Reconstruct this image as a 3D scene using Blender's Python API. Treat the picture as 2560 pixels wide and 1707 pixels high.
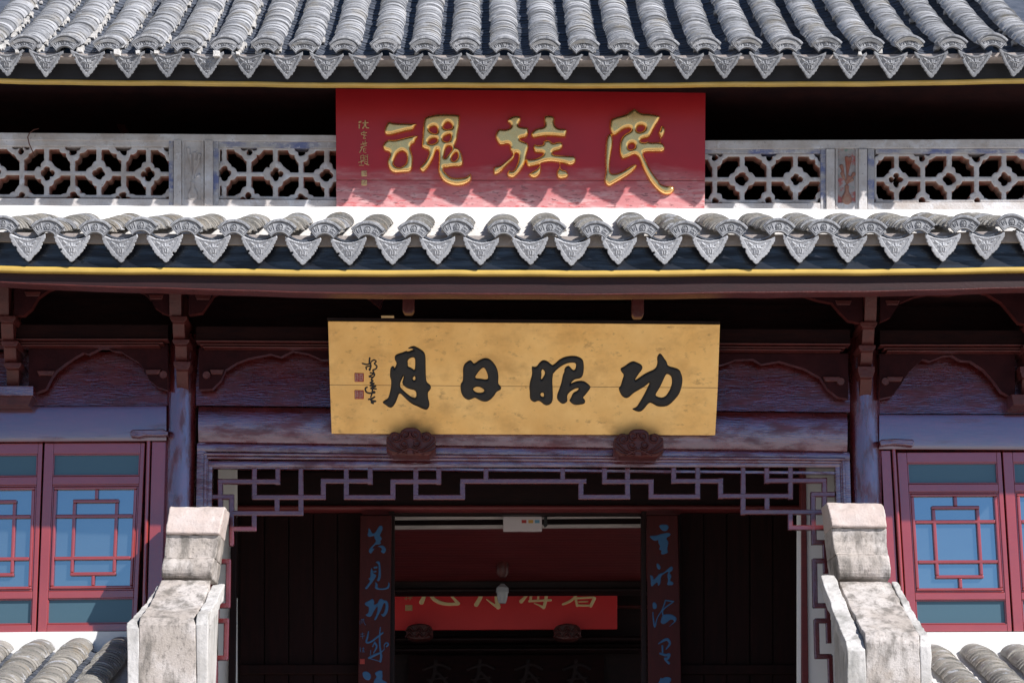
import bpy, math, random
import numpy as np
from mathutils import Vector, Matrix

random.seed(7)
R = math.radians
SC = bpy.context.scene
COL = SC.collection
for o in list(bpy.data.objects):
    bpy.data.objects.remove(o)

# ------------------------------------------------------------------ camera, sky, sun, exposure
FPX = 5500.0                       # focal length in pixels of the 2560 px wide photograph
CAMLOC = Vector((0.0, -13.85, 0.0))
PITCH, YAW, ROLL = 13.0, -0.8, 0.4
CROT = Matrix.Rotation(R(YAW), 3, 'Z') @ Matrix.Rotation(R(90 + PITCH), 3, 'X') @ Matrix.Rotation(R(ROLL), 3, 'Z')
cd = bpy.data.cameras.new('camera')
cam = bpy.data.objects.new('camera', cd)
COL.objects.link(cam)
cam.matrix_world = Matrix.Translation(CAMLOC) @ CROT.to_4x4()
cd.sensor_width = 36.0
cd.sensor_fit = 'HORIZONTAL'
cd.lens = FPX / 2560.0 * 36.0
cd.clip_start = 0.1
cd.clip_end = 2000
SC.camera = cam

SUN_EL, SUN_AZ = 37.6, 50.0        # azimuth measured from straight behind the camera towards its right
tosun = Vector((math.sin(R(SUN_AZ)) * math.cos(R(SUN_EL)), -math.cos(R(SUN_AZ)) * math.cos(R(SUN_EL)), math.sin(R(SUN_EL))))
world = bpy.data.worlds.new('World')
SC.world = world
world.use_nodes = True
wn = world.node_tree
wn.nodes.clear()
wo = wn.nodes.new('ShaderNodeOutputWorld')
wb = wn.nodes.new('ShaderNodeBackground')
ws = wn.nodes.new('ShaderNodeTexSky')
ws.sky_type = 'NISHITA'
ws.sun_disc = False
ws.sun_elevation = R(SUN_EL)
ws.sun_rotation = math.atan2(tosun.x, tosun.y)
ws.altitude = 1500
ws.air_density = 0.9
ws.dust_density = 0.1
ws.ozone_density = 4.0
wb.inputs['Strength'].default_value = 0.075
wn.links.new(ws.outputs[0], wb.inputs[0])
wn.links.new(wb.outputs[0], wo.inputs[0])
sl = bpy.data.lights.new('sun', 'SUN')
sl.energy = 5.0
sl.angle = R(0.5)
sl.color = (1.0, 0.965, 0.93)
sun = bpy.data.objects.new('sun', sl)
COL.objects.link(sun)
sun.rotation_euler = tosun.to_track_quat('Z', 'Y').to_euler()
sun.location = (6, -20, 20)
SC.view_settings.view_transform = 'Standard'
SC.view_settings.look = 'None'
SC.view_settings.exposure = 0.55
SC.view_settings.gamma = 1.0
try:
    SC.view_settings.use_curve_mapping = False
except Exception:
    pass

# ------------------------------------------------------------------ measuring helpers
def ray(px, py):
    return CROT @ Vector(((px - 1280.0) / FPX, -(py - 853.5) / FPX, -1.0))

def W(px, py, Y):
    """the point of the vertical plane y = Y that is seen at this place of the photograph"""
    d = ray(px, py)
    return CAMLOC + d * ((Y - CAMLOC.y) / d.y)

class Plane:
    """a (tilted) board plane through world points; pt() gives the point on it plus h metres towards the viewer"""
    def __init__(self, a, b, c):
        self.o = a
        n = (b - a).cross(c - a).normalized()
        if n.y > 0:
            n = -n
        self.n = n
    def pt(self, px, py, h=0.0):
        d = ray(px, py)
        t = (self.o - CAMLOC).dot(self.n) / d.dot(self.n)
        return CAMLOC + d * t + self.n * h

def vplane(Y):
    return Plane(Vector((0, Y, 0)), Vector((1, Y, 0)), Vector((0, Y, 1)))

# ------------------------------------------------------------------ object helpers
ORIG = {}
def tag(o, label=None, cat=None, group=None, kind=None):
    if label: o['label'] = label
    if cat: o['category'] = cat
    if group: o['group'] = group
    if kind: o['kind'] = kind
    return o

def thing(name, loc, label, cat, group=None):
    o = bpy.data.objects.new(name, None)
    o.location = loc
    o.empty_display_size = 0.2
    COL.objects.link(o)
    ORIG[o.name] = Vector(loc)
    return tag(o, label, cat, group)

def put(o, parent):
    COL.objects.link(o)
    if parent is not None:
        o.parent = parent
        if parent.name in ORIG:
            o.matrix_parent_inverse = Matrix.Translation(-ORIG[parent.name])
    return o

def obj(name, me, m, parent=None, bevel=0.0, kind=None, label=None):
    if m is not None and not me.materials:
        me.materials.append(m)
    o = bpy.data.objects.new(name, me)
    put(o, parent)
    if bevel:
        b = o.modifiers.new('bevel', 'BEVEL')
        b.width = bevel
        b.segments = 2
        b.limit_method = 'ANGLE'
        b.angle_limit = R(35)
    if kind: o['kind'] = kind
    if label: o['label'] = label
    return o

class MB:
    def __init__(self):
        self.v, self.f = [], []
    def add(self, vs, fs):
        n = len(self.v)
        self.v += [tuple(p) for p in vs]
        self.f += [tuple(i + n for i in f) for f in fs]
        return self
    def box(self, a, b):
        x0, y0, z0 = a; x1, y1, z1 = b
        vs = [(x0,y0,z0),(x1,y0,z0),(x1,y1,z0),(x0,y1,z0),(x0,y0,z1),(x1,y0,z1),(x1,y1,z1),(x0,y1,z1)]
        return self.add(vs, [(0,3,2,1),(4,5,6,7),(0,1,5,4),(1,2,6,5),(2,3,7,6),(3,0,4,7)])
    def prism(self, front, back):
        n = len(front)
        fs = [tuple(range(n)), tuple(range(2*n-1, n-1, -1))]
        fs += [(i, i + n, (i+1) % n + n, (i+1) % n) for i in range(n)]
        return self.add(list(front) + list(back), fs)
    def sweep(self, secs, cap=True):
        n = len(secs[0])
        vs = [p for s in secs for p in s]
        fs = []
        for k in range(len(secs) - 1):
            for i in range(n):
                j = (i + 1) % n
                fs.append((k*n+i, k*n+j, (k+1)*n+j, (k+1)*n+i))
        if cap:
            fs.append(tuple(range(n-1, -1, -1)))
            fs.append(tuple(range((len(secs)-1)*n, len(secs)*n)))
        return self.add(vs, fs)
    def tube(self, pts, r, n=8):
        secs = []
        for i, p in enumerate(pts):
            a = Vector(pts[max(i-1, 0)]); b = Vector(pts[min(i+1, len(pts)-1)])
            t = (b - a).normalized()
            u = t.cross(Vector((0, 1, 0.013)))
            if u.length < 1e-3: u = t.cross(Vector((1, 0, 0)))
            u.normalize(); w = t.cross(u)
            rr = r[i] if isinstance(r, (list, tuple)) else r
            secs.append([Vector(p) + (u*math.cos(q) + w*math.sin(q))*rr for q in [2*math.pi*k/n for k in range(n)]])
        return self.sweep(secs)
    def lathe(self, c, prof, n=20):
        secs = [[Vector((c[0]+r*math.cos(2*math.pi*k/n), c[1]+r*math.sin(2*math.pi*k/n), c[2]+z)) for k in range(n)] for r, z in prof]
        return self.sweep(secs)
    def mesh(self, name, smooth=False):
        me = bpy.data.meshes.new(name)
        me.from_pydata([tuple(p) for p in self.v], [], self.f)
        import bmesh
        bm = bmesh.new(); bm.from_mesh(me)
        bmesh.ops.recalc_face_normals(bm, faces=bm.faces)
        bm.to_mesh(me); bm.free()
        if smooth:
            me.polygons.foreach_set('use_smooth', [True]*len(me.polygons))
            if smooth == 'auto':
                sharp(me)
        me.update()
        return me

def sharp(me, ang=40):
    try:
        me.set_sharp_from_angle(angle=R(ang))
    except Exception:
        pass

def jit(p, a):
    return Vector((p[0]+random.uniform(-a,a), p[1]+random.uniform(-a,a), p[2]+random.uniform(-a,a)))

def slab(name, pts, Y, thick, m, parent, bevel=0.004, label=None, kind=None, Yt=None):
    """a board whose front outline (photo pixels) lies at depth Y; Yt: one depth per point"""
    fr = [W(x, y, (Yt[i] if Yt else Y)) for i, (x, y) in enumerate(pts)]
    bk = [p + Vector((0, thick, 0)) for p in fr]
    return obj(name, MB().prism(fr, bk).mesh(name), m, parent, bevel, kind, label)

def rect(x0, y0, x1, y1):
    return [(x0, y0), (x1, y0), (x1, y1), (x0, y1)]

def roundbeam(name, lt, rt, rb, lb, Y, bulge, thick, m, parent, n=9, nx=1):
    """beam with a convex front between four photo corners"""
    secs = []
    for k in range(nx + 1):
        t = k / nx
        a = W(lt[0] + (rt[0]-lt[0])*t, lt[1] + (rt[1]-lt[1])*t, Y)
        b = W(lb[0] + (rb[0]-lb[0])*t, lb[1] + (rb[1]-lb[1])*t, Y)
        s = []
        for i in range(n + 1):
            q = math.pi * i / n
            s.append(a.lerp(b, (1 - math.cos(q)) / 2) + Vector((0, -bulge * math.sin(q), 0)))
        s.append(b + Vector((0, thick, 0)))
        s.append(a + Vector((0, thick, 0)))
        secs.append(s)
    me = MB().sweep(secs).mesh(name, 'auto')
    return obj(name, me, m, parent)

# ------------------------------------------------------------------ materials
def mat(name, c1, c2=None, rough=0.6, r2=None, metal=0.0, spec=0.5, coat=0.0, coat_r=0.1, coat_ior=1.5,
        scale=6.0, stretch=(1, 1, 1), detail=6.0, lo=0.35, hi=0.65, bump=0.0, bscale=60.0, bstretch=None,
        island=0.0, stain=None, ior=1.5, emit=None, bdist=0.01, coatmask=None, tint=None):
    m = bpy.data.materials.new(name)
    m.use_nodes = True
    nt = m.node_tree
    N, L = nt.nodes, nt.links
    b = N['Principled BSDF']
    b.inputs['Roughness'].default_value = rough
    b.inputs['Metallic'].default_value = metal
    b.inputs['IOR'].default_value = ior
    b.inputs['Specular IOR Level'].default_value = spec
    b.inputs['Coat Weight'].default_value = coat
    b.inputs['Coat Roughness'].default_value = coat_r
    b.inputs['Coat IOR'].default_value = coat_ior
    geo = N.new('ShaderNodeNewGeometry')
    def vec(st):
        mp = N.new('ShaderNodeMapping')
        mp.inputs['Scale'].default_value = st
        L.new(geo.outputs['Position'], mp.inputs[0])
        return mp.outputs[0]
    def noise(sc, st, det, rgh=0.6):
        t = N.new('ShaderNodeTexNoise')
        t.inputs['Scale'].default_value = sc
        t.inputs['Detail'].default_value = det
        t.inputs['Roughness'].default_value = rgh
        L.new(vec(st), t.inputs['Vector'])
        return t.outputs[0]
    def ramp(src, a, bb, ca=(0,0,0,1), cb=(1,1,1,1)):
        r = N.new('ShaderNodeValToRGB')
        r.color_ramp.elements[0].position = a; r.color_ramp.elements[0].color = ca
        r.color_ramp.elements[1].position = bb; r.color_ramp.elements[1].color = cb
        L.new(src, r.inputs[0])
        return r.outputs[0]
    def mix(fac, a, c, mode='MIX'):
        x = N.new('ShaderNodeMix'); x.data_type = 'RGBA'; x.blend_type = mode
        if isinstance(fac, float): x.inputs[0].default_value = fac
        else: L.new(fac, x.inputs[0])
        for s, i in ((a, 6), (c, 7)):
            if isinstance(s, tuple): x.inputs[i].default_value = (*s[:3], 1)
            else: L.new(s, x.inputs[i])
        return x.outputs[2]
    if tint: b.inputs['Specular Tint'].default_value = (*tint, 1)  # blue tint puts a sky-coloured sheen into the reflections
    def mathn(src, k):
        q_ = N.new('ShaderNodeMath'); q_.operation = 'MULTIPLY'; q_.inputs[1].default_value = k
        L.new(src, q_.inputs[0]); return q_.outputs[0]
    c2 = c2 or tuple(x*0.8 for x in c1)
    f = ramp(noise(scale, stretch, detail), lo, hi)
    colr = mix(f, tuple(c1), tuple(c2))
    if island:
        oi = N.new('ShaderNodeObjectInfo')
        ad = N.new('ShaderNodeMath'); ad.operation = 'ADD'
        L.new(oi.outputs['Random'], ad.inputs[0]); L.new(geo.outputs['Random Per Island'], ad.inputs[1])
        fr = N.new('ShaderNodeMath'); fr.operation = 'FRACT'; L.new(ad.outputs[0], fr.inputs[0])
        g = ramp(fr.outputs[0], 0.0, 1.0, (1-island, 1-island, 1-island, 1), (1+island, 1+island*0.96, 1+island*0.9, 1))
        colr = mix(1.0, colr, g, 'MULTIPLY')
    for s in (stain or []):
        # (colour, noise scale, stretch, threshold low, threshold high, strength)
        sc_, ss, st_, a, bb, k = s
        q = ramp(noise(ss, st_, 8.0, 0.65), a, bb)
        mm = N.new('ShaderNodeMath'); mm.operation = 'MULTIPLY'; mm.inputs[1].default_value = k
        L.new(q, mm.inputs[0])
        colr = mix(mm.outputs[0], colr, tuple(sc_))
    L.new(colr, b.inputs['Base Color'])
    if r2 is not None:
        mr = N.new('ShaderNodeMapRange')
        mr.inputs[3].default_value = rough; mr.inputs[4].default_value = r2
        L.new(noise(scale*2.3, stretch, 5.0), mr.inputs[0])
        mr.inputs[1].default_value = 0.35; mr.inputs[2].default_value = 0.65
        L.new(mr.outputs[0], b.inputs['Roughness'])
    if coatmask:
        # patchy gloss: (scale, stretch, lo, hi, min)
        cs, cst, a, bb, mn = coatmask
        q = ramp(noise(cs, cst, 6.0, 0.62), a, bb, (mn, mn, mn, 1), (max(coat, 1.0),)*3 + (1,))
        if coat > 0: L.new(q, b.inputs['Coat Weight'])
        else:
            g2 = N.new('ShaderNodeMapRange'); L.new(q, g2.inputs[0])
            g2.inputs[1].default_value = 0.0; g2.inputs[2].default_value = 1.0
            g2.inputs[3].default_value = 0.55; g2.inputs[4].default_value = rough
            L.new(g2.outputs[0], b.inputs['Roughness'])
            L.new(mathn(q, 0.5), b.inputs['Specular IOR Level'])
    if bump:
        bp = N.new('ShaderNodeBump')
        bp.inputs['Strength'].default_value = bump
        bp.inputs['Distance'].default_value = bdist
        L.new(noise(bscale, bstretch or stretch, 6.0), bp.inputs['Height'])
        L.new(bp.outputs[0], b.inputs['Normal'])
        L.new(bp.outputs[0], b.inputs['Coat Normal'])
    return m

M = {}
M['tile'] = mat('grey_clay_tile', (0.255, 0.26, 0.28), (0.35, 0.355, 0.37), rough=0.55, scale=9, stretch=(1, 3, 3), island=0.42, spec=0.6,
                stain=[((0.23, 0.205, 0.165), 5, (1, 1, 1), 0.52, 0.66, 0.7), ((0.62, 0.63, 0.66), 12, (1, 2.5, 2.5), 0.56, 0.68, 0.75), ((0.08, 0.08, 0.085), 40, (1, 1, 1), 0.62, 0.72, 0.5)],
                bump=0.5, bscale=90)
M['tile_brown'] = mat('weathered_clay_tile', (0.2, 0.19, 0.175), (0.31, 0.29, 0.26), rough=0.6, scale=8, island=0.3, spec=0.5,
                stain=[((0.5, 0.51, 0.55), 9, (1, 2.5, 2.5), 0.56, 0.66, 0.8), ((0.27, 0.2, 0.12), 6, (1, 1, 1), 0.55, 0.68, 0.5)],
                bump=0.5, bscale=90)
M['tile_pan'] = mat('dark_pan_tile', (0.05, 0.06, 0.08), (0.09, 0.1, 0.125), rough=0.45, scale=14, island=0.3, bump=0.4)
M['tile_carved'] = mat('carved_grey_tile', (0.2, 0.205, 0.225), (0.28, 0.285, 0.3), rough=0.6, scale=20, island=0.12,
                stain=[((0.5, 0.5, 0.5), 30, (1, 1, 1), 0.6, 0.68, 0.6), ((0.1, 0.1, 0.11), 25, (1, 1, 1), 0.6, 0.72, 0.5)], bump=0.35, bscale=150)
M['tile_drip'] = mat('pale_grey_drip_tile', (0.37, 0.38, 0.41), (0.47, 0.48, 0.51), rough=0.6, scale=20, island=0.12,
                stain=[((0.62, 0.62, 0.62), 25, (1, 1, 1), 0.6, 0.68, 0.6), ((0.13, 0.13, 0.14), 20, (1, 1, 1), 0.6, 0.75, 0.4)], bump=0.35, bscale=150)
M['mortar'] = mat('pale_mortar', (0.5, 0.48, 0.46), (0.66, 0.64, 0.62), rough=0.9, scale=30, bump=0.8, bscale=60)
M['plaster'] = mat('white_plaster', (0.82, 0.81, 0.8), (0.76, 0.75, 0.74), rough=0.85, scale=4, bump=0.25, bscale=40)
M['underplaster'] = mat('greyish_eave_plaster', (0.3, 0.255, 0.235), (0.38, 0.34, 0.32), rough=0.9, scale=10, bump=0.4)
M['lattice'] = mat('old_painted_lattice', (0.44, 0.4, 0.38), (0.56, 0.54, 0.54), rough=0.85, scale=7, detail=9,
                stain=[((0.36, 0.3, 0.26), 5, (1, 1, 1), 0.54, 0.66, 0.6), ((0.62, 0.62, 0.65), 9, (1, 1, 1), 0.56, 0.64, 0.7), ((0.14, 0.13, 0.13), 70, (1, 1, 1), 0.62, 0.68, 0.7)],
                bump=0.8, bscale=70, bdist=0.006)
M['latticered'] = mat('flaking_red_inside', (0.3, 0.09, 0.06), (0.32, 0.2, 0.15), rough=0.85, scale=16, bump=0.5)
M['bluepaint'] = mat('flaking_blue_trim', (0.36, 0.35, 0.36), (0.42, 0.4, 0.4), rough=0.8, scale=10,
                stain=[((0.06, 0.1, 0.3), 4.5, (1, 1, 2), 0.47, 0.6, 0.75), ((0.5, 0.5, 0.52), 30, (1, 1, 1), 0.56, 0.62, 0.7)], bump=0.5)
M['vasepanel'] = mat('faded_red_relief', (0.3, 0.27, 0.26), (0.4, 0.37, 0.37), rough=0.85, scale=14,
                stain=[((0.36, 0.07, 0.06), 11, (1, 1, 1), 0.5, 0.56, 0.85), ((0.08, 0.25, 0.2), 17, (1, 1, 1), 0.58, 0.64, 0.6)], bump=0.7)
M['stone'] = mat('weathered_stone', (0.36, 0.315, 0.28), (0.44, 0.39, 0.36), rough=0.9, scale=5, detail=10,
                stain=[((0.56, 0.52, 0.5), 3.1, (1, 1, 1), 0.46, 0.58, 0.75), ((0.12, 0.108, 0.095), 6.5, (1.8, 1.2, 0.5), 0.47, 0.62, 0.75), ((0.11, 0.1, 0.09), 34, (1.2, 1, 0.8), 0.52, 0.68, 0.65), ((0.05, 0.048, 0.045), 80, (1, 1, 1), 0.62, 0.68, 0.7)],
                bump=0.6, bscale=90, bdist=0.006)
M['stonetop'] = mat('pinkish_stone', (0.46, 0.37, 0.335), (0.52, 0.445, 0.42), rough=0.88, scale=6, detail=9,
                stain=[((0.28, 0.23, 0.2), 9, (1, 1, 1), 0.52, 0.74, 0.5), ((0.25, 0.2, 0.18), 60, (1, 1, 1), 0.58, 0.7, 0.5), ((0.66, 0.62, 0.6), 8, (1, 1, 1), 0.6, 0.68, 0.5)], bump=0.5, bscale=60)
M['whitewash'] = mat('stained_whitewash', (0.55, 0.53, 0.52), (0.42, 0.4, 0.38), rough=0.88, scale=4, detail=9,
                stain=[((0.2, 0.195, 0.18), 5, (1, 1, 0.5), 0.5, 0.66, 0.85), ((0.3, 0.29, 0.28), 40, (1, 1, 1), 0.54, 0.66, 0.6)], bump=0.4, bscale=45)
# lacquered wood: dark ox-blood red, its gloss tinted blue to imitate sky sheen
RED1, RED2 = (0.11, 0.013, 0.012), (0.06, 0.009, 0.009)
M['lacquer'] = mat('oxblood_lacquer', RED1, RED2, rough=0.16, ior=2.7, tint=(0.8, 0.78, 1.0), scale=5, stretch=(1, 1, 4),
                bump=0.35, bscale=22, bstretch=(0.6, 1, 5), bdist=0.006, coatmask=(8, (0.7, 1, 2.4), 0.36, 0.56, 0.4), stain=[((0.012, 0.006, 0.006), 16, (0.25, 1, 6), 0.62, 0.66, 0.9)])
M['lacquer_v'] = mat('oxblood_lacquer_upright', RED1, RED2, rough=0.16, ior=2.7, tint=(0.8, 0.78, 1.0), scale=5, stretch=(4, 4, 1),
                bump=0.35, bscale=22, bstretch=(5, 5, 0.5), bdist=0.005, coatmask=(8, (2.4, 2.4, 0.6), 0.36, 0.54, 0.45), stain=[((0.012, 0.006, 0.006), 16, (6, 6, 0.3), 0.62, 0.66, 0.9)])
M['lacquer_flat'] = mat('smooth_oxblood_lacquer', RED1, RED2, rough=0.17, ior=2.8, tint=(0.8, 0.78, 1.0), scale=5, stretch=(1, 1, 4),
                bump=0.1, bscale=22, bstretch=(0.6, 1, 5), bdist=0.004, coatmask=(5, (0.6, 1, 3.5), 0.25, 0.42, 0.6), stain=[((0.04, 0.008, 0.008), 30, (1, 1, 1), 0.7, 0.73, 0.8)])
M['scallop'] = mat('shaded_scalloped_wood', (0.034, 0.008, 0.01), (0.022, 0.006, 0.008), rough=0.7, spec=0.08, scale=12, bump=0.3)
M['fret'] = mat('maroon_fretwork', (0.12, 0.018, 0.018), (0.085, 0.014, 0.015), rough=0.2, ior=2.0, tint=(0.85, 0.82, 1.0), scale=9, bump=0.2, bscale=40)
M['window_red'] = mat('smooth_window_red', (0.29, 0.042, 0.032), (0.25, 0.035, 0.028), rough=0.16, scale=3, ior=2.1, tint=(0.86, 0.8, 1.0), bump=0.06, bscale=30,
                stain=[((0.4, 0.2, 0.18), 26, (1, 1, 1), 0.7, 0.74, 0.5)])
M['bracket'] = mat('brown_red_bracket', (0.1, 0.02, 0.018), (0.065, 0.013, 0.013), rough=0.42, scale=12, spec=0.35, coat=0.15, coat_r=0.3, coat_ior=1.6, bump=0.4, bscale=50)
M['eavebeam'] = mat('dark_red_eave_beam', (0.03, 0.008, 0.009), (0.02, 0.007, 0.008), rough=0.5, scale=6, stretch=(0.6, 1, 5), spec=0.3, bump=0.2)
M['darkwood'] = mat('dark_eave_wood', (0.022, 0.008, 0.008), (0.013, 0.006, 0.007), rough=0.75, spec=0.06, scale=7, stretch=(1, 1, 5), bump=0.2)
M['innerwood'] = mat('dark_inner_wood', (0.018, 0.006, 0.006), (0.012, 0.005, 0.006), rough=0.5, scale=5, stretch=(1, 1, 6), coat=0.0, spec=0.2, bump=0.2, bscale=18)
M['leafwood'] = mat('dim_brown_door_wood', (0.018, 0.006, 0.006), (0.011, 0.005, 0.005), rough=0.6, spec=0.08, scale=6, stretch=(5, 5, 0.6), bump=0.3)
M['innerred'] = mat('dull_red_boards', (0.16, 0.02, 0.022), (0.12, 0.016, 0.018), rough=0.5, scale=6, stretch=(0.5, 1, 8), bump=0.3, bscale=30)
M['palestrip'] = mat('pale_worn_strip', (0.6, 0.54, 0.52), (0.48, 0.43, 0.42), rough=0.4, scale=14, stretch=(0.4, 1, 4), bump=0.2,
                stain=[((0.1, 0.05, 0.04), 20, (0.3, 1, 3), 0.6, 0.7, 0.6)])
M['fascia'] = mat('blue_black_fascia', (0.005, 0.006, 0.01), (0.009, 0.011, 0.018), rough=0.45, scale=9, stretch=(0.7, 1, 6), spec=0.2, coat=0.35, coat_r=0.2, coat_ior=1.7,
                bump=0.25, bscale=30, bstretch=(0.5, 1, 6), bdist=0.004, coatmask=(7, (0.5, 1, 5), 0.4, 0.65, 0.2))
M['fascia_up'] = mat('black_fascia', (0.011, 0.011, 0.013), (0.016, 0.016, 0.02), rough=0.6, scale=9, stretch=(0.7, 1, 6), bump=0.15)
M['goldtrim'] = mat('yellow_gold_trim', (0.6, 0.4, 0.09), (0.5, 0.33, 0.07), rough=0.35, scale=6, metal=0.0, coat=0.5, coat_r=0.15, spec=0.6)
M['goldboard'] = mat('gilded_board', (1.0, 0.66, 0.27), (0.92, 0.55, 0.19), rough=0.33, r2=0.45, metal=0.8, scale=2.6, stretch=(1, 1, 1.2), detail=10,
                stain=[((0.62, 0.33, 0.1), 1.1, (1, 1, 1), 0.45, 0.7, 0.6), ((0.5, 0.28, 0.1), 5, (0.8, 1, 1.3), 0.5, 0.7, 0.5), ((0.34, 0.2, 0.09), 18, (0.8, 1, 1.4), 0.58, 0.7, 0.6), ((0.13, 0.07, 0.03), 24, (1, 1, 1.6), 0.68, 0.72, 0.7)],
                bump=0.15, bscale=25, bstretch=(0.8, 1, 2), bdist=0.002)
M['goldchar'] = mat('polished_gold', (1.0, 0.63, 0.25), (0.95, 0.57, 0.21), rough=0.2, r2=0.28, metal=0.9, scale=12, bump=0.05, bscale=30, bdist=0.004,
                stain=[((0.3, 0.17, 0.06), 40, (1, 1, 1), 0.68, 0.73, 0.6)])
M['goldflat'] = mat('dull_gold_script', (0.62, 0.42, 0.2), (0.5, 0.34, 0.16), rough=0.5, metal=0.3, scale=60)
M['blackchar'] = mat('black_lacquer_script', (0.014, 0.013, 0.014), (0.022, 0.019, 0.018), rough=0.5, scale=20, spec=0.4, bump=0.4, bscale=30, bdist=0.004, bstretch=(1, 1, 1))
M['innerplaque'] = mat('bright_red_board', (0.85, 0.035, 0.04), (0.78, 0.03, 0.035), rough=0.5, scale=2)
M['innergold'] = mat('bright_gold_paint', (1.0, 0.8, 0.42), (1.0, 0.74, 0.36), rough=0.5, metal=0.0)
M['boardred'] = mat('dark_red_couplet_board', (0.06, 0.007, 0.007), (0.045, 0.006, 0.006), rough=0.5, spec=0.2, scale=8, stretch=(4, 4, 1), bump=0.1)
M['bluescript'] = mat('blue_script', (0.02, 0.09, 0.21), (0.022, 0.1, 0.23), rough=0.6, scale=20)
M['sealred'] = mat('seal_red', (0.35, 0.03, 0.02), (0.28, 0.025, 0.02), rough=0.6, scale=40)
M['sealpale'] = mat('seal_pale_lines', (0.6, 0.5, 0.42), (0.52, 0.42, 0.36), rough=0.7, scale=40)
M['whiteplastic'] = mat('white_plastic', (0.6, 0.54, 0.55), (0.57, 0.5, 0.51), rough=0.4)
M['opal'] = mat('opal_glass', (0.42, 0.44, 0.46), (0.38, 0.4, 0.42), rough=0.15)
M['cable'] = mat('black_cable', (0.01, 0.01, 0.01), rough=0.5)
M['rust'] = mat('rusty_wire', (0.14, 0.05, 0.035), (0.09, 0.03, 0.02), rough=0.7, scale=50)
M['innerwall'] = mat('pale_inner_wall', (0.84, 0.83, 0.81), (0.8, 0.79, 0.78), rough=0.8)
M['ground'] = mat('pale_stone_paving', (0.44, 0.39, 0.33), (0.36, 0.32, 0.275), rough=0.85, scale=0.8, bump=0.3)
M['stk_red'] = mat('sticker_red', (0.4, 0.03, 0.03)); M['stk_yel'] = mat('sticker_orange', (0.55, 0.3, 0.06)); M['stk_blu'] = mat('sticker_blue', (0.12, 0.3, 0.42))

# red plaque paint: deep crimson, paler, cracked and peeling towards the foot of the board where rain reaches it
def plaque_mat(z0, z1):
    m = mat('crimson_board', (0.42, 0.008, 0.014), (0.36, 0.007, 0.012), rough=0.45, spec=0.3, scale=2, coat=0.3, coat_r=0.3, coat_ior=1.7)
    nt = m.node_tree; N, L = nt.nodes, nt.links
    b = N['Principled BSDF']
    old = b.inputs['Base Color'].links[0].from_socket
    g = N.new('ShaderNodeNewGeometry')
    sx = N.new('ShaderNodeSeparateXYZ'); L.new(g.outputs['Position'], sx.inputs[0])
    mp = N.new('ShaderNodeMapping'); mp.inputs['Scale'].default_value = (0.7, 1, 2.6); L.new(g.outputs['Position'], mp.inputs[0])
    def nz(sc, det=8):
        t = N.new('ShaderNodeTexNoise'); t.inputs['Scale'].default_value = sc; t.inputs['Detail'].default_value = det; L.new(mp.outputs[0], t.inputs['Vector']); return t.outputs[0]
    def mr(src, a, bb, c, d):
        q = N.new('ShaderNodeMapRange'); L.new(src, q.inputs[0])
        for k, v in enumerate((a, bb, c, d)): q.inputs[k+1].default_value = v
        return q.outputs[0]
    def mth(op, a, bb):
        q = N.new('ShaderNodeMath'); q.operation = op
        for k, v in enumerate((a, bb)):
            if isinstance(v, float): q.inputs[k].default_value = v
            else: L.new(v, q.inputs[k])
        return q.outputs[0]
    w = mr(mth('ADD', sx.outputs[2], mth('MULTIPLY', nz(3), -0.3)), z0-0.17, z1-0.12, 1.0, 0.0)
    def mx(f, a, c):
        q = N.new('ShaderNodeMix'); q.data_type = 'RGBA'; L.new(f, q.inputs[0])
        L.new(a, q.inputs[6]); q.inputs[7].default_value = (*c, 1); return q.outputs[2]
    c = mx(mth('MULTIPLY', w, 0.85), old, (0.58, 0.28, 0.28))
    c = mx(mth('MULTIPLY', mth('MULTIPLY', w, mr(nz(14), 0.5, 0.64, 0, 1)), 0.5), c, (0.72, 0.5, 0.48))
    c = mx(mth('MULTIPLY', mth('MULTIPLY', w, mr(nz(30), 0.59, 0.63, 0, 1)), 0.8), c, (0.1, 0.03, 0.03))
    c = mx(mth('MULTIPLY', mth('MULTIPLY', w, mr(nz(22), 0.57, 0.62, 0, 1)), 0.6), c, (0.5, 0.06, 0.06))
    L.new(c, b.inputs['Base Color'])
    bp = N.new('ShaderNodeBump'); bp.inputs['Distance'].default_value = 0.004
    L.new(nz(14), bp.inputs['Height']); L.new(mth('MULTIPLY', w, 0.7), bp.inputs['Strength'])
    L.new(bp.outputs[0], b.inputs['Normal']); L.new(bp.outputs[0], b.inputs['Coat Normal'])
    return m
M['plaquered'] = plaque_mat(W(1300, 505, -0.3).z, W(1300, 425, -0.3).z)
M['plaquelow'] = M['plaquered']

def glass_mat():
    m = bpy.data.materials.new('window_glass'); m.use_nodes = True
    b = m.node_tree.nodes['Principled BSDF']
    b.inputs['Base Color'].default_value = (0.28, 0.39, 0.48, 1)
    b.inputs['Metallic'].default_value = 0.9
    b.inputs['Roughness'].default_value = 0.06
    nt = m.node_tree
    t = nt.nodes.new('ShaderNodeTexNoise'); t.inputs['Scale'].default_value = 3.0
    g = nt.nodes.new('ShaderNodeNewGeometry'); nt.links.new(g.outputs['Position'], t.inputs['Vector'])
    bp = nt.nodes.new('ShaderNodeBump'); bp.inputs['Strength'].default_value = 0.05; bp.inputs['Distance'].default_value = 0.02
    nt.links.new(t.outputs[0], bp.inputs['Height']); nt.links.new(bp.outputs[0], b.inputs['Normal'])
    return m
M['glass'] = glass_mat()
def frosted():
    m = bpy.data.materials.new('frosted_glass'); m.use_nodes = True
    b = m.node_tree.nodes['Principled BSDF']
    b.inputs['Base Color'].default_value = (0.075, 0.14, 0.18, 1)
    b.inputs['Metallic'].default_value = 0.35
    b.inputs['Roughness'].default_value = 0.3
    return m
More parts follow.
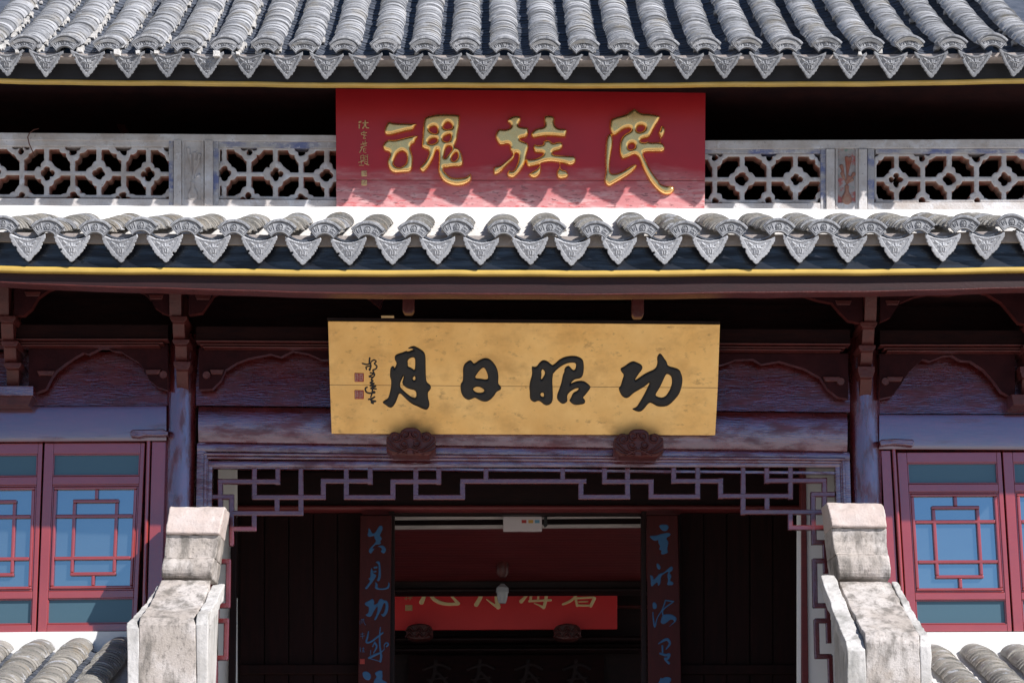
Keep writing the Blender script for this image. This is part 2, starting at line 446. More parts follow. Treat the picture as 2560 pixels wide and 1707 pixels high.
M['frosted'] = frosted()

# ------------------------------------------------------------------ shapes from traced outlines
def chaikin(p, it=2):
    p = np.array(p, float)
    for _ in range(it):
        q = np.roll(p, -1, axis=0)
        a = p*0.75 + q*0.25; b = p*0.25 + q*0.75
        p = np.stack([a, b], 1).reshape(-1, 2)
    return p

def seg_dist(P, A, B):
    d = B - A
    L2 = (d**2).sum(1) + 1e-9
    t = np.clip(((P[:, None, :] - A[None]) * d[None]).sum(2) / L2[None], 0, 1)
    q = A[None] + t[..., None]*d[None]
    return np.sqrt(((P[:, None, :] - q)**2).sum(2)), t

def poly_sd(P, poly):
    A = poly; B = np.roll(poly, -1, axis=0)
    out = np.empty(len(P))
    for s in range(0, len(P), 4000):
        Q = P[s:s+4000]
        D, _ = seg_dist(Q, A, B)
        dm = D.min(1)
        y = Q[:, 1][:, None]; x = Q[:, 0][:, None]
        c = (A[:, 1][None] > y) != (B[:, 1][None] > y)
        xi = (B[:, 0]-A[:, 0])[None]*(y-A[:, 1][None])/((B[:, 1]-A[:, 1])[None] + 1e-12) + A[:, 0][None]
        ins = (c & (x < xi)).sum(1) % 2 == 1
        out[s:s+4000] = np.where(ins, dm, -dm)
    return out

def shape_sd(P, shapes):
    d = np.full(len(P), -1e3)
    for sh in shapes:
        if sh[0] == 'P':
            e = poly_sd(P, sh[1])
            for h in sh[2]:
                e = np.minimum(e, -poly_sd(P, h))
        else:
            pts, w = sh[1], sh[2]
            D, t = seg_dist(P, pts[:-1], pts[1:])
            ww = w[:-1][None]*(1-t) + w[1:][None]*t
            e = (ww/2 - D).max(1)
        d = np.maximum(d, e)
    return d

def P_(org, sc, outer, holes=(), it=2):
    f = lambda q: np.array([(org[0]+x/sc, org[1]+y/sc) for x, y in q])
    return ('P', chaikin(f(outer), it), [chaikin(f(h), it) for h in holes])

def S_(org, sc, pts, w):
    p = np.array([(org[0]+x/sc, org[1]+y/sc) for x, y in pts])
    ws_ = np.array([w]*len(pts) if not isinstance(w, (list, tuple)) else [w[min(int(round(i*(len(w)-1)/max(1, len(pts)-1))), len(w)-1)] for i in range(len(pts))], float)/sc
    # resample smoothly
    if len(pts) > 2:
        q, u = [], []
        n = len(p)
        for i in range(n-1):
            p0, p1, p2, p3 = p[max(i-1, 0)], p[i], p[i+1], p[min(i+2, n-1)]
            for k in range(5):
                t = k/5
                q.append(0.5*((2*p1)+(-p0+p2)*t+(2*p0-5*p1+4*p2-p3)*t*t+(-p0+3*p1-3*p2+p3)*t**3))
                u.append(ws_[i]*(1-t)+ws_[i+1]*t)
        q.append(p[-1]); u.append(ws_[-1])
        p, ws_ = np.array(q), np.array(u)
    return ('S', p, ws_)

def sd_mesh(name, sdf, box, step, to_world, height, back, smooth=True):
    """marching squares on a distance field; height(d) above the plane inside, walls go 'back' behind it"""
    x0, y0, x1, y1 = box
    nx = int((x1-x0)/step)+2; ny = int((y1-y0)/step)+2
    gx = x0 + np.arange(nx)*step; gy = y0 + np.arange(ny)*step
    G = np.stack(np.meshgrid(gx, gy), -1).reshape(-1, 2)
    D = sdf(G).reshape(ny, nx)
    D = np.where(np.abs(D) < 1e-3, 1e-3, D)
    vid, V, F, Hh = {}, [], [], []
    def gv(i, j):
        k = (i, j)
        if k not in vid:
            vid[k] = len(V); V.append((gx[i], gy[j])); Hh.append(height(D[j, i]))
        return vid[k]
    def ev(i, j, i2, j2):
        k = (i, j, i2, j2) if (i, j) < (i2, j2) else (i2, j2, i, j)
        if k not in vid:
            a, b = D[k[1], k[0]], D[k[3], k[2]]
            t = a/(a-b)
            vid[k] = len(V); V.append((gx[k[0]]+(gx[k[2]]-gx[k[0]])*t, gy[k[1]]+(gy[k[3]]-gy[k[1]])*t)); Hh.append(0.0)
        return vid[k]
    ins = D > 0
    cells = np.argwhere(ins[:-1, :-1] | ins[1:, :-1] | ins[:-1, 1:] | ins[1:, 1:])
    for j, i in cells:
        c = [(i, j), (i+1, j), (i+1, j+1), (i, j+1)]
        f = []
        for k in range(4):
            a, b = c[k], c[(k+1) % 4]
            ia, ib = ins[a[1], a[0]], ins[b[1], b[0]]
            if ia: f.append(gv(*a))
            if ia != ib: f.append(ev(*a, *b))
        if len(f) > 2: F.append(f)
    cnt = {}
    for f in F:
        for k in range(len(f)):
            a, b = f[k], f[(k+1) % len(f)]
            cnt[(a, b)] = cnt.get((a, b), 0) + 1
    bd = [e for e in cnt if (e[1], e[0]) not in cnt]
    verts = [to_world(V[i][0], V[i][1], Hh[i]) for i in range(len(V))]
    nb = {}
    for a, b in bd:
        for k in (a, b):
            if k not in nb:
                nb[k] = len(verts); verts.append(to_world(V[k][0], V[k][1], -back))
    nfront = len(F)
    for a, b in bd:
        F.append([b, a, nb[a], nb[b]])
    me = bpy.data.meshes.new(name)
    me.from_pydata([tuple(v) for v in verts], [], F)
    if smooth:
        me.polygons.foreach_set('use_smooth', [True]*len(F))
        sharp(me, 60)
    me.update()
    me['nfront'] = nfront
    return me

def bbox(shapes, pad=2):
    A = []
    for s in shapes:
        A.append(s[1])
    a = np.concatenate(A)
    return (a[:, 0].min()-pad-6, a[:, 1].min()-pad-6, a[:, 0].max()+pad+6, a[:, 1].max()+pad+6)

def dome(hmax, w):
    def f(d):
        if d <= 0: return 0.0
        t = min(d/w, 1.0)
        return hmax*math.sqrt(max(0.0, 1-(1-t)**2))
    return f

def glyph(name, shapes, plane, hmax, w, m, parent, step=1.6, back=0.002, label=None):
    me = sd_mesh(name, lambda P: shape_sd(P, shapes), bbox(shapes), step, plane.pt, dome(hmax, w), back)
    return obj(name, me, m, parent, label=label)

# ================================================================== GROUND
g = MB().box((-300, -300, -1.75), (300, 300, -1.6))
o = obj('ground', g.mesh('ground'), M['ground']); tag(o, kind='structure')

# ================================================================== THE HALL
HALL = thing('temple_hall', (0, 0, -1.6), 'two storey temple hall with grey tiled roofs and dark red lacquered timber front', 'building')

def zpx(py, Y, px=1280):
    return W(px, py, Y).z

# ---------------------------------------------------------------- roof tile meshes
def cover_tile(L=0.17, w=0.094, h=0.064, t=0.015, n=12):
    """arched tile, lower end at local y=0 running up to y=L, crown along +z"""
    secs = []
    for y, s in ((0.0, 1.0), (L, 0.93)):
        out, inn = [], []
        for i in range(n+1):
            a = math.pi*(i/n)
            a = math.pi*0.06 + a*0.88
            out.append(Vector((-math.cos(a)*w*s, y, math.sin(a)*h*s*1.06 - 0.004)))
            inn.append(Vector((-math.cos(a)*(w*s-t), y, math.sin(a)*(h*s-t) - 0.004)))
        secs.append(out + inn[::-1])
    me = MB().sweep(secs).mesh('cover_tile', 'auto')
    me.materials.append(M['tile'])
    return me

def tile_cols(me, key):
    m = me.copy(); m.materials.clear(); m.materials.append(M[key]); return m

COVER = cover_tile()
COVER_B = tile_cols(COVER, 'tile_brown')

def pan_tile(L=0.17, w=0.085, h=0.03, t=0.011, n=8):
    secs = []
    for y in (0.0, L):
        out, inn = [], []
        for i in range(n+1):
            x = -w + 2*w*i/n
            z = h*(x/w)**2
            out.append(Vector((x, y, z))); inn.append(Vector((x, y, z-t)))
        secs.append(out + inn[::-1])
    me = MB().sweep(secs).mesh('pan_tile', 'auto')
    me.materials.append(M['tile_pan'])
    return me
PAN = pan_tile()

def seg_d2(x, y, a, b):
    dx, dy = b[0]-a[0], b[1]-a[1]
    L2 = dx*dx+dy*dy+1e-12
    t = max(0, min(1, ((x-a[0])*dx+(y-a[1])*dy)/L2))
    return math.hypot(x-a[0]-t*dx, y-a[1]-t*dy)

def strokes_h(x, y, segs, w, h):
    d = min(seg_d2(x, y, a, b) for a, b in segs)
    return h*max(0.0, 1-(d/w)**2) if d < w else 0.0

def fan_mesh():
    """eave end tile: fan shaped plate with fluted rim, a round medallion and key-fret marks"""
    Ro, Ri, A = 0.133, 0.069, R(46)
    nt, nr = 84, 20
    zc = -0.075
    cross = []
    for s in ((-1, 0), (1, 0), (0, 1), (0, -1)):
        cross.append(((0, 0), (s[0]*0.011, s[1]*0.011)))
    # marks in (u along arc, r) space, metres
    left = [((-0.066, .022), (-0.036, .022)), ((-0.058, .022), (-0.058, .0)), ((-0.058, 0), (-0.048, 0)), ((-0.048, 0), (-0.048, .012)), ((-0.036, .022), (-0.036, -.004)), ((-0.042, .012), (-0.036, .012))]
    right = [((0.032, .022), (0.064, .024)), ((0.046, .022), (0.038, .004)), ((0.04, .012), (0.062, .010)), ((0.052, .018), (0.056, -.002)), ((0.034, -.004), (0.062, -.004))]
    V, F = [], []
    rm = 0.091
    for j in range(nr+1):
        r = Ri + (Ro-Ri)*j/nr
        for i in range(nt+1):
            a = -A + 2*A*i/nt
            h = 0.0
            if r > 0.119:
                h = 0.004 + 0.0035*abs(math.sin(a*52)) - max(0, (r-0.128))*0.6
            elif r > 0.1155: h = -0.0035
            else:
                u, q = a*rm*1.08, r-rm
                e = min(abs(u) - 0.0, 1)
                edge = min(r-Ri, (A-abs(a))*r)
                if edge < 0.004: h = 0.002
                elif edge < 0.0065: h = -0.003
                elif edge < 0.0085: h = 0.0015
                else:
                    rr = math.hypot(u, q)
                    if rr < 0.0195:
                        h = 0.003 if rr > 0.0155 else (-0.003 if rr > 0.0135 else 0.0 + strokes_h(u, q, cross, 0.0022, 0.0035))
                        if 0.006 < rr < 0.0085: h += 0.002
                    else:
                        h = strokes_h(u, q-0.0, left + right, 0.0032, 0.0045) - 0.001
            h += 0.0
            V.append((r*math.sin(a), -h*1.4, r*math.cos(a)+zc))
    n1 = len(V)
    for j in range(nr):
        for i in range(nt):
            k = j*(nt+1)+i
            F.append((k, k+1, k+nt+2, k+nt+1))
    # rim thickness
    ring = [i for i in range(nt+1)] + [(j+1)*(nt+1)-1 for j in range(1, nr+1)] + [nr*(nt+1)+i for i in range(nt-1, -1, -1)] + [j*(nt+1) for j in range(nr-1, 0, -1)]
    b0 = len(V)
    for k in ring:
        x, y, z = V[k]; V.append((x*0.97, 0.022, z))
    for k in range(len(ring)):
        a, b = ring[k], ring[(k+1) % len(ring)]
        F.append((a, b, b0+(k+1) % len(ring), b0+k))
    F.append(tuple(b0+k for k in range(len(ring))))
    me = MB().add(V, F).mesh('eave_tile', 'auto')
    me.materials.append(M['tile_carved'])
    return me
FAN = fan_mesh()

def drip_mesh(deep=1.0, rnd=0.0, seed=0):
    """hanging drip tile: scalloped triangle with concave top, line border and a five petalled flower"""
    Wd, H = 0.099, 0.148
    def outline():
        pts = []
        n = 8
        for i in range(n+1):                     # concave top from left to right
            x = -Wd + 2*Wd*i/n
            pts.append((x, -0.03*(1-(x/Wd)**2)))
        k = 8
        side = []
        for i in range(k*4+1):
            t = i/(k*4)
            x = Wd*(1-t)**(0.9) ; z = -H*t**(1.0-0.12*rnd)
            bulge = (0.003+0.006*rnd)*math.sin(math.pi*t)
            sc = 0.0032*abs(math.sin(math.pi*k*t))
            side.append((x+bulge+sc, z - 0.008 - sc*0.3))
        pts += side
        pts += [(-x, z) for x, z in side[::-1][1:]]
        return np.array(pts)
    out = outline()
    rs = random.Random(seed)
    ph = [rs.uniform(0, 6.28) for _ in range(3)]
    out = out + np.stack([0.0016*np.sin(out[:, 1]*90+ph[0])+0.001*np.sin(out[:, 1]*230+ph[1]), 0.0013*np.sin(out[:, 0]*120+ph[2])], 1)
    chips = []
    for _ in range(rs.choice((0, 1, 1, 2))):
        c_ = out[rs.randrange(len(out))]
        chips.append((c_[0], c_[1], rs.uniform(0.004, 0.011)))
    inner = np.array([(-0.074, -0.024), (0, -0.046), (0.074, -0.024), (0.04, -0.082), (0, -0.128), (-0.04, -0.082)])
    c = (0, -0.07)
    pet = []
    for ang, l, o_ in ((90, .018, .005), (150, .02, .006), (30, .02, .006), (172, .026, .006), (8, .026, .006), (215, .018, .006), (-35, .018, .006), (270, .026, .006)):
        a = R(ang)
        pet.append(((c[0]+o_*math.cos(a), c[1]+o_*math.sin(a)), (c[0]+l*math.cos(a), c[1]+l*math.sin(a))))
    pet += [((0.013, -0.083), (0.011, -0.1)), ((-0.013, -0.083), (-0.011, -0.1)), ((-0.045, -0.04), (-0.03, -0.052)), ((0.045, -0.04), (0.03, -0.052)), ((0, -0.112), (0, -0.113))]
    A_, B_ = inner, np.roll(inner, -1, 0)
    step = 0.0026
    sgn = {}
    def sdf(P):
        d = poly_sd(P, out)
        for (a_, b_, q_) in chips:
            d = np.minimum(d, np.hypot(P[:, 0]-a_, P[:, 1]-b_) - q_)
        return d
    cache = {}
    def relief(x, z):
        P = np.array([[x, z]])
        di = poly_sd(P, inner)[0]
        h = 0.0
        if abs(di) < 0.0022: h = -0.0035*deep
        if di > 0.003:
            h = strokes_h(x, z, pet, 0.0042, 0.0055*deep) - 0.0022*deep
        return h
    def tw(x, z, h):
        if h > 0:
            h = 0.004 + relief(x, z)
        elif h == 0:
            h = 0.0015
        return Vector((x, -h, z))
    me = sd_mesh('drip_tile', sdf, (-0.13, -0.175, 0.13, 0.02), step, tw, lambda d: max(d, 1e-5), 0.016)
    me.materials.append(M['tile_drip' if rnd else 'tile_carved'])
    return me
DRIP_UP = [drip_mesh(1.5, 0.0, k) for k in range(4)]
DRIP_LO = [drip_mesh(0.9, 1.0, 10+k) for k in range(4)]

def inst(name, me, parent, mtx, kind=None):
    o = bpy.data.objects.new(name, me)
    COL.objects.link(o)
    o.parent = parent
    o.matrix_basis = mtx
    return o

def bake(meshname, items, m, smooth=True):
    """join placed copies of meshes into one mesh"""
    V, F = [], []
    for me, mtx in items:
        n = len(V)
        for v in me.vertices:
            V.append(tuple(mtx @ v.co))
        for p in me.polygons:
            F.append(tuple(i+n for i in p.vertices))
    out = bpy.data.meshes.new(meshname)
    out.from_pydata(V, [], F)
    out.materials.append(m)
    out.polygons.foreach_set('use_smooth', [True]*len(F))
    sharp(out)
    out.update()
    return out

def tmtx(p, slope, rz=0.0, ry=0.0, s=(1, 1, 1)):
    return Matrix.Translation(p) @ Matrix.Rotation(rz, 4, 'Z') @ Matrix.Rotation(slope, 4, 'X') @ Matrix.Rotation(ry, 4, 'Y') @ Matrix.Diagonal((*s, 1))

def row_path(P0, sfun, step, n):
    """points up a concave roof: slope angle grows with distance"""
    p = Vector(P0); out = []
    for k in range(n):
        a = sfun(k*step)
        out.append((p.copy(), a))
        p = p + Vector((0, math.cos(a)*step, math.sin(a)*step))
    return out

# eave end tiles and drip tiles as they sit in the photograph
UP_FAN = [-44, 60, 161, 269, 366, 464, 561, 664, 760, 861, 963, 1062, 1163, 1261, 1362, 1461, 1559, 1660, 1764, 1868, 1969, 2067, 2173, 2274, 2382, 2482, 2590]
UP_DRIP = [16, 115, 219, 318, 417, 517, 620, 715, 817, 914, 1016, 1113, 1208, 1311, 1415, 1514, 1614, 1718, 1813, 1916, 2024, 2126, 2228, 2329, 2439, 2541]
LO_FAN = [7, 119, 238, 353, 466, 585, 700, 812, 919, 1035, 1142, 1260, 1375, 1492, 1607, 1713, 1828, 1947, 2060, 2177, 2296, 2409, 2530]
LO_DRIP = [-48, 68, 179, 298, 411, 530, 647, 757, 870, 982, 1093, 1203, 1325, 1431, 1548, 1660, 1775, 1894, 2002, 2124, 2239, 2358, 2468, 2585]
def bow(x, l, m, r):               # y of an eave line that sags in the middle and wavers a little
    t = (x-1280)/1280.0
    e = l if t < 0 else r
    return m + (e-m)*t*t + 0.9*math.sin(x*0.0093) + 0.5*math.sin(x*0.027)

UY, LY = -0.905, -1.20              # depth of the two rows of drip tiles
US, LS = R(31), R(17)
def up_slope(s): return R(30.5) + R(5)*min(s/1.0, 1)

udeck = MB()
# upper roof deck and back slope
xs = [W(x, 100, UY).x for x in range(-500, 3100, 120)]
pr = []
for i, x in enumerate(xs):
    px = -500 + i*120
    z0 = W(px, bow(min(max(px, -300), 2860), 140, 149, 142), UY).z
    pr.append([Vector((x, UY+0.19, z0+0.01)), Vector((x, UY+0.19, z0-0.02)), Vector((x, UY+1.2, z0+0.555)), Vector((x, 2.6, z0+2.1)), Vector((x, 2.6, z0+2.16)), Vector((x, UY+1.2, z0+0.595))])
udeck.sweep(pr)
UPROOF = obj('upper_roof', udeck.mesh('upper_roof'), M['tile_pan'], HALL)
ub = MB()
for k in (0,):
    zt = pr[0][4].z
    ub.sweep([[Vector((x, 2.6, zt)), Vector((x, 2.6, zt-0.06)), Vector((x, 6.8, zt-2.6)), Vector((x, 6.8, zt-2.54))] for x in (xs[0], xs[-1])])
obj('rear_roof_slope', ub.mesh('rear_roof_slope'), M['tile_pan'], HALL)

cov_parts, cov_rest, pan_rest, mort = [], [], [], []
STEP = 0.066
for x in UP_FAN:
    yc = bow(x, 116, 124, 115) + random.uniform(-1.5, 1.5)
    P0 = W(x, yc, UY)
    m = tmtx(P0 + Vector((0, 0.0, 0.012)), R(-4), random.uniform(-.03, .03), random.uniform(-.03, .03), (1.04, 1, 1.3))
    inst('eave_tile', FAN, UPROOF, m)
    start = P0 + Vector((0, 0.012, -0.004))
    off = random.uniform(-.003, .003)
    for k, (p, a) in enumerate(row_path(start, up_slope, STEP, 30)):
        lift = 0.0
        w = 1 + random.uniform(-0.045, 0.045)
        mm = tmtx(p + Vector((off + random.uniform(-.004, .004), 0, lift + random.uniform(-.003, .004))), a - R(4.0) + random.uniform(-.02, .02), random.uniform(-.025, .025), random.uniform(-.03, .03), (w, 1, 1 + random.uniform(-.05, .06)))
        (cov_parts if (k < 7) else cov_rest).append((COVER, mm))
for x in UP_DRIP:
    yb = bow(x, 128, 138, 131)
    P0 = W(x, yb, UY-0.005)
    inst('drip_tile', random.choice(DRIP_UP), UPROOF, tmtx(P0 + Vector((0, 0, 0.012)), R(20) + random.uniform(-.04, .04), random.uniform(-.04, .04), random.uniform(-.05, .05), (1.05, 1, 1.06)))
    start = P0 + Vector((0, 0.0, -0.022))
    for k, (p, a) in enumerate(row_path(start, up_slope, STEP*1.1, 30)):
        pan_rest.append((PAN, tmtx(p + Vector((random.uniform(-.003, .003), 0.02, random.uniform(-.002, .003))), a - R(3.5), random.uniform(-.02, .02), 0)))
    for s in (-1, 1):
        for k in range(0, 26):
            a = up_slope(k*STEP)
            p, a = row_path(start, up_slope, STEP*1.1, k+1)[-1]
            q = jit(p + Vector((s*0.062, 0.0, 0.02)), 0.006)
            r = random.uniform(0.008, 0.019)
            mb = MB().box((q.x-r, q.y-r*1.4, q.z-r), (q.x+r, q.y+r*1.4, q.z+r*0.8))
            if random.random() < (0.75 if x < 700 else 0.12): mort.append(mb)

# ---------------------------------------------------------------- lower (skirt) roof between the storeys
ld = MB(); secs = []
for i in range(0, 31):
    px = -500 + i*120
    c = min(max(px, -300), 2860)
    a = W(px, bow(c, 593, 604, 588), LY); b = W(px, bow(c, 541, 549, 541), -0.40)
    a = a + Vector((0, 0.15, 0.0)); a.x = b.x = W(px, 600, LY).x
    secs.append([a, a + Vector((0, 0, -0.03)), b + Vector((0, 0.02, -0.08)), b + Vector((0, 0.02, 0))])
ld.sweep(secs)
LOROOF = obj('lower_roof', ld.mesh('lower_roof'), M['mortar'], HALL)
lparts, lrest = [], []
for x in LO_FAN:
    yc = bow(x, 573, 583, 570) + random.uniform(-4, 4)
    P0 = W(x, yc, LY)
    inst('eave_tile', FAN, LOROOF, tmtx(P0 + Vector((0, -0.01, 0.004)), R(-3) + random.uniform(-.03, .03), random.uniform(-.05, .05), random.uniform(-.04, .04), (1.05, 1, 1.3)))
    # the cover rows run back and slightly askew to the plaster fillet
    zend = W(x, 550, -0.42).z - 0.035
    yaw = 0.16*(1280-x)/1280 * -1
    n = 15
    sl_ = math.atan2(zend - (P0.z-0.02), 0.76)
    for k in range(n):
        t = k*0.052
        p = P0 + Vector((-yaw*t*0.9 + random.uniform(-.005, .005), 0.014 + t*math.cos(sl_), -0.006 + t*math.sin(sl_) + random.uniform(-.004, .008)))
        mm = tmtx(p, sl_ - R(4) + random.uniform(-.03, .03), random.uniform(-.04, .04), random.uniform(-.06, .06), (1 + random.uniform(-.04, .06), 1, 1.02 + random.uniform(-.05, .08)))
        (lparts if (k in (0, 4, 8, 12)) else lrest).append((COVER_B if random.random() < .45 else COVER, mm))
for x in LO_DRIP:
    yb = bow(x, 586, 597, 583) + random.uniform(-1.5, 1.5)
    P0 = W(x, yb, LY-0.005)
    inst('drip_tile', random.choice(DRIP_LO), LOROOF, tmtx(P0 + Vector((0, 0, 0.008)), R(24) + random.uniform(-.05, .05), random.uniform(-.05, .05), random.uniform(-.04, .04), (1.06, 1, 1.06)))
    for k in range(12):
        t = k*0.065
        p = P0 + Vector((0, 0.02+t*math.cos(0.2), -0.002 + t*math.sin(0.2)))
        pan_rest.append((PAN, tmtx(p, 0.14, random.uniform(-.02, .02), 0)))
for me, mm in cov_parts:
    inst('cover_tile', me, UPROOF, mm)
for me, mm in lparts:
    inst('cover_tile', me, LOROOF, mm)
obj('cover_tile_courses', bake('cover_tile_courses', cov_rest, M['tile']), None, UPROOF, kind='stuff')
obj('cover_tile_layers', bake('cover_tile_layers', lrest, M['tile_brown']), None, LOROOF, kind='stuff')
obj('pan_tile_courses', bake('pan_tile_courses', pan_rest, M['tile_pan']), None, UPROOF, kind='stuff')
mm_ = MB()
for b in mort: mm_.add([jit(v, .003) for v in b.v], b.f)
obj('mortar_crumbs', mm_.mesh('mortar_crumbs'), M['mortar'], UPROOF, kind='stuff')

# plaster strip, fascia board and gold edge of both eaves
def eave_strip(name, top, bot, Y, thick, m, bevel=0.003, bulge=None, step=80):
    secs = []
    for px in range(-480, 3060, step):
        c = min(max(px, -300), 2860)
        a = W(px, bow(c, *top), Y); b = W(px, bow(c, *bot), Y); b.x = a.x
        if bulge:
            s = [a.lerp(b, (1-math.cos(math.pi*i/6))/2) + Vector((0, -bulge*math.sin(math.pi*i/6), 0)) for i in range(7)]
        else:
            s = [a, b]
        s += [s[-1] + Vector((0, thick, 0)), a + Vector((0, thick, 0))]
        secs.append(s)
    return obj(name, MB().sweep(secs).mesh(name, 'auto'), m, HALL)
eave_strip('upper_eave_plaster', (131, 140, 133), (141, 150.5, 143), UY+0.035, 0.15, M['underplaster'])
eave_strip('upper_fascia_board', (141.3, 150.8, 143.3), (196, 207.5, 197), UY+0.155, 0.04, M['fascia_up'])
eave_strip('upper_gold_edge', (196.2, 207.7, 197.2), (203.5, 215, 204.5), UY+0.15, 0.045, M['goldtrim'], bulge=0.006)
eave_strip('lower_eave_plaster', (580, 590, 578), (603, 615.5, 606), LY+0.075, 0.07, M['underplaster'])
eave_strip('lower_fascia_board', (603.4, 615.9, 606.4), (664, 675.5, 668), LY+0.10, 0.04, M['fascia'])
eave_strip('lower_gold_edge', (664.3, 675.8, 668.3), (678, 688, 680), LY+0.09, 0.05, M['goldtrim'], bulge=0.006)
eave_strip('eave_beam', (678.3, 688.3, 680.3), (703, 733, 718), LY+0.13, 0.10, M['eavebeam'])
eave_strip('eave_beam_lip', (703.3, 733.3, 718.3), (706.5, 737, 721.5), LY+0.115, 0.12, M['bracket'], bulge=0.004)

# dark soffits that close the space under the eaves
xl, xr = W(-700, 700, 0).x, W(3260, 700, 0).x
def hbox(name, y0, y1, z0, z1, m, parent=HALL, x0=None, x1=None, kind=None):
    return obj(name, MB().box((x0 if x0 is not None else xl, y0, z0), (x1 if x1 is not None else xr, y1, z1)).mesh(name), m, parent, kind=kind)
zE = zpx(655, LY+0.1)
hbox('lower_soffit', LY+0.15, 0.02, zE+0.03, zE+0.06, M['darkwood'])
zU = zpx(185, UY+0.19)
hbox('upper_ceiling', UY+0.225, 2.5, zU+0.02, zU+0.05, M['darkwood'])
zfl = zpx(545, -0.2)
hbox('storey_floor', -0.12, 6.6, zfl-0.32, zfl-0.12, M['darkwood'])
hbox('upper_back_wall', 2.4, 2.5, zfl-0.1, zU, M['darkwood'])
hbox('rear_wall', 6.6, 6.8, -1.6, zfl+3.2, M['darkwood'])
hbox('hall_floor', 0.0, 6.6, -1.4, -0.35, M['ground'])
# flank walls, each with an unseen opening added to let daylight brighten the hall
for x0, x1 in ((xl-0.2, xl), (xr, xr+0.2)):
    mb = MB().box((x0, -0.25, -1.6), (x1, 2.2, zU+0.3)).box((x0, 6.2, -1.6), (x1, 6.8, zU+0.3)).box((x0, 2.2, 2.7), (x1, 6.2, zU+0.3))
    obj('side_wall', mb.mesh('side_wall'), M['plaster'], HALL)

# white plaster fillet where the lower roof meets the upper wall
secs = []
for px in range(-480, 3060, 60):
    a = W(px, 514 + (px/2560)*11 + random.uniform(-0.8, 0.8), -0.33)
    b = W(px, 566, -0.43)
    b.x = a.x
    secs.append([a, W(px, 520 + px/2560*11, -0.37), b, b + Vector((0, .2, 0)), a + Vector((0, .12, 0.0))])
obj('white_plaster_fillet', MB().sweep(secs).mesh('white_plaster_fillet'), M['plaster'], HALL)

# ---------------------------------------------------------------- pierced balustrade of the upper storey
BY = -0.24
def quatre(P, cx, cy, R1, o1, R0, o0):
    X, Yv = P[:, 0]-cx, P[:, 1]-cy
    def lob(Rr, of):
        e = Rr*0.9 - np.hypot(X, Yv)
        for sx, sy in ((1, 0), (-1, 0), (0, 1), (0, -1)):
            e = np.maximum(e, Rr - np.hypot(X-sx*of, Yv-sy*of))
        return e
    return lob(R1, o1), lob(R0, o0)

def lattice_panel(x0, x1, t0, t1, b0, b1, cents, mids):
    """x range, top edge y at both ends, bottom edge y at both ends; centres of full and of half rosettes"""
    cyf = lambda x: ((t0+(t1-t0)*(x-x0)/(x1-x0)) + (b0+(b1-b0)*(x-x0)/(x1-x0)))/2 + 3
    def sdf(P):
        random.seed(int(x0)+99)
        X, Yv = P[:, 0], P[:, 1]
        T = t0+(t1-t0)*(X-x0)/(x1-x0); B = b0+(b1-b0)*(X-x0)/(x1-x0)
        C = (T+B)/2+3
        e = 5.6 - np.abs(Yv-C)                                    # long middle bar
        rails = np.maximum(8-(Yv-T), 8-(B-Yv))
        e = np.maximum(e, rails)
        e = np.maximum(e, np.maximum(7-(X-x0), 7-(x1-X)))
        holes = np.full(len(P), -1e3)
        wob = 0.9*np.sin(X*0.31+x0)+0.7*np.sin(Yv*0.4+X*0.13)+0.8*np.sin(X*0.077+Yv*0.05)
        for c in list(cents)+list(mids):
            e = np.maximum(e, 6.2 - np.abs(X-c) + wob*0.4)
        for c in cents:
            cy = cyf(c)
            a, h = quatre(P, c+random.uniform(-2, 2), cy+random.uniform(-1.5, 1.5), 17.5+random.uniform(-1, 1), 16.0, 8.0+random.uniform(-1.5, 1), 10.0+random.uniform(-2, 0.5))
            e = np.maximum(e, a+wob); holes = np.maximum(holes, h+wob)
        for c in mids:
            for cy in (cyf(c)-66, cyf(c)+66):
                a, h = quatre(P, c+random.uniform(-2, 2), cy, 17.5, 18.5+random.uniform(-1, 1), 9.5+random.uniform(-2, 1), 12.0+random.uniform(-2, 1))
                e = np.maximum(e, a+wob); holes = np.maximum(holes, h+wob)
        e = np.minimum(e, -holes)
        lim = np.minimum(np.minimum(X-x0, x1-X), np.minimum(Yv-T, B-Yv))
        return np.minimum(e, lim)
    pl = vplane(BY+0.01)
    me = sd_mesh('lattice_panel', sdf, (x0-2, min(t0, t1)-2, x1+2, max(b0, b1)+2), 2.0, pl.pt, dome(0.006, 3.5), 0.10)
    me.materials.append(M['lattice']); me.materials.append(M['latticered'])
    nf = me['nfront']
    idx = [0]*nf + [1]*(len(me.polygons)-nf)
    me.polygons.foreach_set('material_index', idx)
    return obj('lattice_panel', me, None, HALL)
lattice_panel(-140, 434, 364, 368, 493, 497, [-15, 117, 247, 371], [-80, 55, 182, 309, 432])
lattice_panel(543, 850, 366, 370, 498, 501, [560, 689, 817], [622, 753])
lattice_panel(1755, 2058, 384, 384, 508, 508, [1855, 1989], [1787, 1922, 2056])
lattice_panel(2184, 2700, 384, 381, 508, 506, [2241, 2373, 2510, 2642], [2178, 2307, 2441, 2576])
def band(x0, x1, a, b, c, d):
    return [(x0, a), (x1, b), (x1, c), (x0, d)]
slab('balustrade_top_rail', band(-480, 842, 328, 338, 354, 348), BY-0.025, 0.13, M['lattice'], HALL)
slab('balustrade_top_rail', band(1758, 3060, 351, 346, 368, 372.5), BY-0.025, 0.13, M['lattice'], HALL)
slab('painted_trim', band(-480, 428, 348.6, 352, 366.5, 364), BY-0.012, 0.1, M['lattice'], HALL)
slab('painted_trim', band(547, 842, 353.6, 355.2, 370.5, 368), BY-0.012, 0.1, M['bluepaint'], HALL)
slab('painted_trim', band(1758, 2052, 373, 373, 383, 383), BY-0.012, 0.1, M['bluepaint'], HALL)
